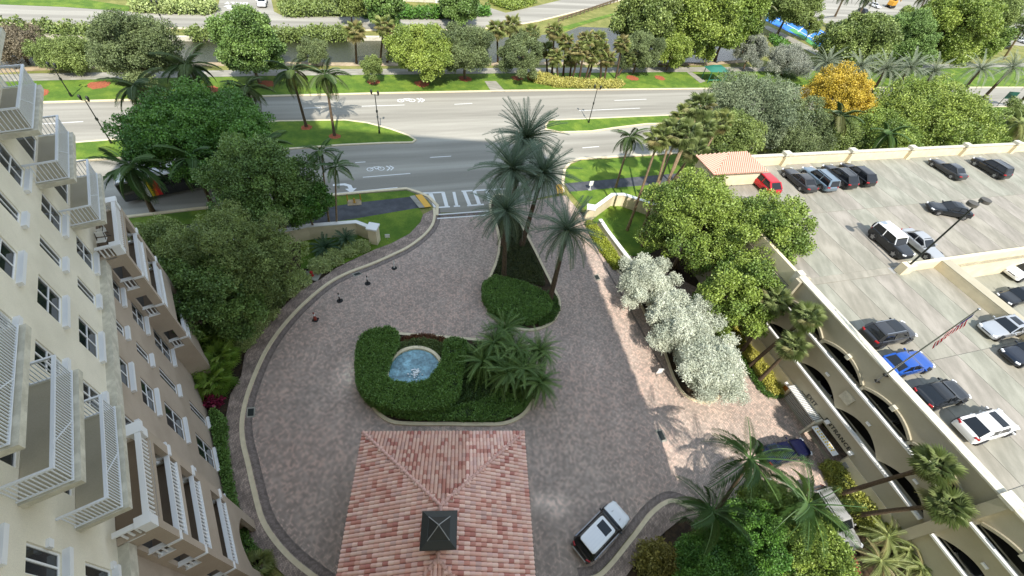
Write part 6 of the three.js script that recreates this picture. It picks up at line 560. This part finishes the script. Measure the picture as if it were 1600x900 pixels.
// beyond the road
const go = 'trees on the far lawn';
tree('lawn_tree', 'large grey green oak on the far lawn at left', go, -61.73, -62.82, 6, 5.89, { ry: 5, type: 'fine', tone: G.oak, clumps: 50, per: 110, size: 0.5, lean: [0.5, 0] });
tree('lawn_tree', 'dark dense tree on the far lawn left of centre', go, -48.29, -70.62, 6, 4.93, { ry: 5.5, tone: G.mid, clumps: 44, per: 110, size: 0.5 });
tree('lawn_tree', 'small young tree in a red mulch ring on the far lawn', go, -30.74, -77.32, 3, 1.91, { ry: 1.9, type: 'fine', tone: G.olive, clumps: 16, per: 70, size: 0.4 });
tree('lawn_tree', 'bright green tree on the far lawn left of the path stub', go, -22.29, -82.85, 5, 6.26, { ry: 4, tone: G.lime, clumps: 48, per: 105, size: 0.5 });
tree('lawn_tree', 'grey green oak on the far lawn beside the bright tree', go, -15.82, -85.86, 5, 4.99, { ry: 4.2, type: 'fine', tone: G.oak, clumps: 36, per: 105, size: 0.5 });
tree('lawn_tree', 'grey green oak left of the cabbage palm grove', go, -5.74, -90.03, 4.6, 4.45, { ry: 4, type: 'fine', tone: G.oak, clumps: 32, per: 100, size: 0.5 });
tree('lawn_tree', 'grey green oak right of the cabbage palm grove', go, 18.41, -103.01, 4.6, 4.36, { ry: 4, type: 'fine', tone: G.oak, clumps: 30, per: 100, size: 0.5 });
tree('lawn_tree', 'bright green young tree beside the bus shelter path', go, 26.33, -108.07, 4.4, 3.96, { ry: 3.6, tone: G.lime, clumps: 28, per: 95, size: 0.5 });
tree('lawn_tree', 'low bushy tree on the canal bank at far left', go, -75.47, -64.36, 2.4, 4.22, { ry: 2.2, type: 'fine', tone: G.olive, clumps: 30, per: 95, size: 0.46 });
tree('lawn_tree', 'bare brownish scrub on the canal bank at the left edge', go, -83.27, -64.62, 2.5, 4.22, { ry: 2.6, type: 'fine', tone: [[0.12, 0.1, 0.06], [0.24, 0.2, 0.13]], clumps: 28, per: 55, size: 0.46 });
tree('lawn_tree', 'small grey green shrub tree in the canal gap', go, -42.95, -80.91, 2.4, 2.34, { ry: 2, type: 'fine', tone: G.oak, clumps: 16, per: 80, size: 0.45 });
tree('silver_tree', 'silver leaved tree on the far lawn beside the bus shelter', go, 46.68, -117.96, 4, 3.79, { ...SIL, ry: 2.8, clumps: 24, per: 90, size: 0.45, tone: [[0.2, 0.22, 0.17], [0.36, 0.38, 0.3]] });
tree('silver_tree', 'silver leaved tree left of the royal palm row', go, 56.03, -118.31, 3.2, 5.2, { ...SIL, ry: 2.6, clumps: 30, per: 90, size: 0.45, tone: [[0.2, 0.22, 0.17], [0.36, 0.38, 0.3]] });
tree('canal_tree', 'left part of the huge ficus mass beyond the canal', 'ficus trees beyond the canal', 20.35, -114.68, 8, 6.92, { ry: 8, tone: G.olive, clumps: 60, per: 110, size: 0.75 });
tree('canal_tree', 'middle part of the huge ficus mass beyond the canal', 'ficus trees beyond the canal', 30.3, -115.52, 9, 7.92, { ry: 9, tone: G.lime, clumps: 66, per: 110, size: 0.75 });
tree('canal_tree', 'right part of the huge ficus mass beyond the canal', 'ficus trees beyond the canal', 40.25, -120.9, 9, 6.27, { ry: 9, tone: G.bright, clumps: 56, per: 110, size: 0.75 });
const gx = 'big trees behind the royal palms';
tree('park_tree', 'dark round tree at the corner of the blue court', gx, 73.3, -126.73, 7, 7.86, { ry: 6.5, tone: G.olive, clumps: 50, per: 105, size: 0.7 });
tree('park_tree', 'deep green feathery tree in the middle behind the royal palms', gx, 88.3, -133.96, 7, 7.4, { ry: 7, type: 'fine', tone: G.mid, clumps: 46, per: 110, size: 0.75 });
tree('park_tree', 'bright yellow green tree behind the royal palms', gx, 102.2, -142.57, 10, 9.84, { ry: 8, tone: G.lime, clumps: 60, per: 110, size: 0.75 });
tree('park_tree', 'bright low tree right of the yellow green tree', gx, 121.92, -154.87, 6, 6.33, { ry: 5, tone: G.bright, clumps: 36, per: 100, size: 0.7 });
tree('park_tree', 'loose olive tree near the top right corner', gx, 139.15, -182.47, 9, 8.83, { ry: 6, type: 'fine', tone: G.olive, clumps: 40, per: 95, size: 0.85, open: 0.7 });
tree('park_tree', 'olive tree overhanging the blue court', gx, 64.1, -150.09, 8, 6.81, { ry: 6, type: 'fine', tone: G.olive, clumps: 36, per: 100, size: 0.8 });
tree('park_tree', 'small thin tree standing on the blue court', gx, 72.57, -150.46, 4, 2.57, { ry: 2.6, type: 'fine', tone: G.olive, clumps: 12, per: 60, size: 0.6 });
tree('park_tree', 'dark tree by the hut beyond the canal road', gx, -36.79, -103.11, 6, 3.51, { ry: 5, tone: G.mid, clumps: 30, per: 95, size: 0.7 });
tree('park_tree', 'dark spreading tree right of the hut beyond the canal road', gx, -23.51, -115.01, 4, 4.47, { ry: 3, tone: G.mid, clumps: 30, per: 95, size: 0.6 });
tree('park_tree', 'small green tree left of the hut beyond the canal road', gx, -45.12, -104.37, 4, 3.04, { ry: 3.4, tone: G.olive, clumps: 26, per: 95, size: 0.6 });
const gsab = 'cabbage palms on the canal bank';
[[-36.68, -84.45, -34.4, -80.59, 'leftmost of the pair of cabbage palms by the canal gap'], [-32.76, -86.52, -29.46, -81.45, 'taller of the pair of cabbage palms by the canal gap'], [-31.63, -87.35, -28.71, -82.63, 'short cabbage palm behind the small young tree'], [-10.92, -96.58, -11.14, -91.58, 'cabbage palm with a pale trunk left of the oak'], [-9.37, -97.27, -8.46, -93.22, 'tall cabbage palm with a pale trunk before the oak']].forEach((a, i) => palm('cabbage_palm', a[4], gsab, [a[0], a[1]], [a[2], a[3], [7.2, 8.5, 6, 7.8, 8.5][i]], { kind: 'fan', tone: 'olive', L: 2, n: 34, r: 0.17, near: false, lo: -1.2, hi: 1.3 }));
const grove = [[834,116,830,50], [855,114,853,78], [862,120,866,45], [872,124,868,88], [880,118,884,62], [890,122,894,90], [893,128,905,78], [905,124,915,60], [914,126,925,86], [920,122,935,55], [938,124,940,75], [944,126,950,92], [962,124,972,66], [966,118,985,86]];
[[-2.97, -93.47], [-0.29, -95.28], [0.76, -93.72], [2.14, -92.98], [3.1, -95.37], [4.48, -94.61], [4.94, -92.84], [6.5, -94.79], [7.72, -94.64], [8.52, -96.3], [10.98, -96.66], [11.8, -96.33], [14.32, -98.05], [14.97, -100.38]].forEach((b, i) => { const hs = [7.6, 4.2, 9, 4.6, 6.6, 4.2, 6.5, 8, 5, 8, 6, 4.2, 7, 4]; const hd = [[-4.58, -92.99], [-1.32, -95.71], [-0.29, -91.99], [0.79, -92], [2.28, -95.18], [4.12, -93.98], [5.08, -91.17], [5.94, -93.28], [7.94, -94.46], [8.45, -95.24], [9.63, -95.47], [11.45, -96.6], [13.57, -97.94], [16.42, -101.22]][i]; palm('cabbage_palm', 'cabbage palm of the grove, ' + ['first', 'second', 'third', 'fourth', 'fifth', 'sixth', 'seventh', 'eighth', 'ninth', 'tenth', 'eleventh', 'twelfth', 'thirteenth', 'last'][i] + ' from the left by its trunk', 'cabbage palm grove on the far lawn', b, [...hd, hs[i]], { kind: 'fan', tone: 'olive', L: 1.9, n: 36, r: 0.17, near: false, lo: -1.3, hi: 1.3 }); });
hedge('croton_bed', 'bed of pale yellow shrubs under the cabbage palm grove', null, [[-3.92, -91.25], [-0.9, -92.86], [3.09, -92.26], [8.36, -93.15], [13.77, -96.05], [15.78, -95.57], [14.74, -93.53], [8.37, -90.94], [1.96, -88.94], [-2.19, -89.41]], 0, 0.7, { dens: 16, size: 0.4, rough: 0.2, type: 'broad', tone: [[0.3, 0.3, 0.06], [0.6, 0.55, 0.16]], category: 'shrub' });
struct('mulch_bed', sheet([[-4.44, -92.19], [-0.87, -94.02], [5.83, -94.52], [14.7, -97.2], [16.45, -96.59], [15.26, -94.49], [5.93, -90.41], [-1.17, -89.39], [-3.84, -90.17]], 0.035), M.mulch, 'red mulch bed under the cabbage palm grove');
const gRoyal = 'royal palms lining the road at right';
[[[64.89, -113.08], [58.63, -107.17, 7.2]], [[73.52, -116.53], [66.59, -108.5, 7.2]], [[77.68, -116.36], [71.81, -108.26, 7.6]], [[81.21, -114.51], [76.72, -108.96, 8.4]], [[92.68, -122.66], [86.25, -114.61, 7]], [[99.94, -119.94], [94.99, -114.55, 9]], [[105.81, -120.38], [103.92, -117.84, 9.5]], [[118.49, -124.45], [111.31, -117.11, 9]]].forEach(([b, h], i) => palm('royal_palm', ['first royal palm from the left along the road', 'second royal palm from the left along the road', 'third royal palm from the left along the road', 'fourth royal palm from the left along the road', 'fifth royal palm from the left along the road', 'sixth royal palm from the left along the road', 'seventh royal palm from the left along the road', 'royal palm cut off by the right edge'][i], gRoyal, b, h, { kind: 'date', tone: 'royal', L: 4.6, n: 44, r: 0.28, lo: -0.55, hi: 1.1, boots: 0.35 }));
const gfar = 'tall palms in the far parking lot';
[[95.67, -186.9, 85.08, -167.85, 'thin far palm right of the blue court'], [100.29, -181.56, 89.58, -163.51, 'thin far palm left of the yellow digger'], [135.78, -208.93, 122.89, -190.89, 'thin far palm by the curved far hedge'], [143.29, -167.98, 135.76, -161.62, 'far palm leaning over the right parking row'], [57.15, -147.55, 53.85, -141.77, 'pale trunked palm left of the blue court']].forEach((a, i) => palm('coconut_palm', a[4], gfar, [a[0], a[1]], [a[2], a[3], [10, 11, 9, 10, 8][i]], { L: 4, n: 16, r: 0.25, near: false, tone: 'coconut', bark: M.paleBark }));
// mulch rings
[[-68.86, -61.23, 1.9, 'red mulch ring under the large far oak'], [-74.2, -56.29, 1.8, 'red mulch ring at the far left of the lawn'], [-53.91, -65.54, 1.7, 'red mulch ring under the far coconut palm'], [-46.99, -70.65, 1.7, 'red mulch ring beside the left median palm head'], [-31.11, -78, 1.6, 'red mulch ring under the small young tree'], [-22.8, -80.54, 1.9, 'red mulch ring under the bright green lawn tree'], [-15.76, -85.84, 1.7, 'red mulch ring under the grey green oak'], [-6.06, -90.21, 1.5, 'red mulch ring left of the grove'], [18.06, -100.29, 1.7, 'red mulch ring right of the grove'], [24.38, -102.93, 1.6, 'red mulch ring under the bright young tree'], [-35.06, -59.09, 1.1, 'brown mulch ring under the left median palm'], [-30.23, -57.95, 1.1, 'brown mulch ring under the right median palm']].forEach(([x, z, r, l], i) => { const p = []; for (let k = 0; k < 26; k++) { const a = k / 26 * 6.283, q = r * 0.75 * (0.85 + 0.3 * hash(k, i)); p.push([x + Math.cos(a) * q, z + Math.sin(a) * q]); } struct('mulch_ring', sheet(p, i > 9 ? 0.13 : 0.036), M.mulch, l); });
// shrubs between seawall and far road, and far plantings
hedge('bank_shrubs', 'shrubs along the seawall beyond the canal at left', null, [[-94.88, -73.15], [-90.46, -75.82], [-81.27, -78.82], [-73.57, -81.34], [-72.65, -79.32], [-80.18, -75.89], [-88.18, -73.2], [-92.63, -71.93]], 0, 1.2, { dens: 5, size: 0.7, rough: 0.4, type: 'broad', tone: G.olive, category: 'shrub' });
hedge('bank_shrubs', 'shrubs along the seawall beyond the canal at centre left', null, [[-69.03, -83.66], [-64.16, -86.91], [-54.43, -91.52], [-43.52, -97.11], [-42.23, -93.77], [-52.93, -88.44], [-61.22, -85.04], [-66.72, -81.94]], 0, 1.2, { dens: 5, size: 0.7, rough: 0.4, type: 'broad', tone: G.olive, category: 'shrub' });
hedge('far_planting', 'bushy planting left of the far driveway', null, [[-86.06, -92.79], [-80.82, -96.83], [-74.51, -101.08], [-71.79, -97.89], [-72.39, -95.27], [-78.67, -92.58], [-83.78, -90.53]], 0, 1.1, { dens: 4, size: 0.8, rough: 0.4, type: 'broad', tone: G.var, category: 'shrub' });
hedge('far_planting', 'bushy planting right of the far driveway', null, [[-62.24, -106.37], [-57.91, -111], [-47.72, -116], [-45.53, -110.01], [-52.41, -105.16], [-58.37, -101.35]], 0, 1.1, { dens: 4, size: 0.8, rough: 0.4, type: 'broad', tone: G.olive, category: 'shrub' });
hedge('far_planting', 'dark shrubs in front of the far hut', null, [[-44.88, -112.4], [-32.79, -118.26], [-18.57, -127.48], [-17.32, -124.88], [-26.37, -117.72], [-36.98, -111.35], [-43.56, -108.67]], 0, 1, { dens: 4, size: 0.8, rough: 0.4, type: 'broad', tone: G.fic, category: 'shrub' });
hedge('far_planting', 'bright green hedge between the merging far roads', null, [[-19.2, -136.6], [-13.62, -141.27], [-6.95, -143.38], [-8.83, -138.46], [-12.48, -132.13], [-16.11, -133.55]], 0, 0.8, { dens: 5, size: 0.7, rough: 0.3, type: 'broad', tone: G.lime, category: 'hedge' });
hedge('far_planting', 'clipped hedge strip beside the blue court path', null, [[61.25, -147], [63.65, -144.41], [65.57, -137.2], [63.76, -135.39], [61.09, -140.05]], 0, 0.9, { dens: 6, size: 0.6, tone: G.fic, category: 'hedge' });
hedge('far_planting', 'curved dark hedge in the far parking lot', null, [[132.12, -212.95], [137.35, -219.4], [133.12, -206.91], [133.84, -202.57], [130.08, -199], [128.64, -202.85]], 0, 0.9, { dens: 6, size: 0.6, tone: G.olive, category: 'hedge' });
bush('clipped_ball', 'clipped dark green ball shrub at the right roadside', null, 104.3, -118.4, 1.7, 1.5, { tone: G.fic, type: 'hedge', n: 420, size: 0.34 });
renderer.render(scene, camera);
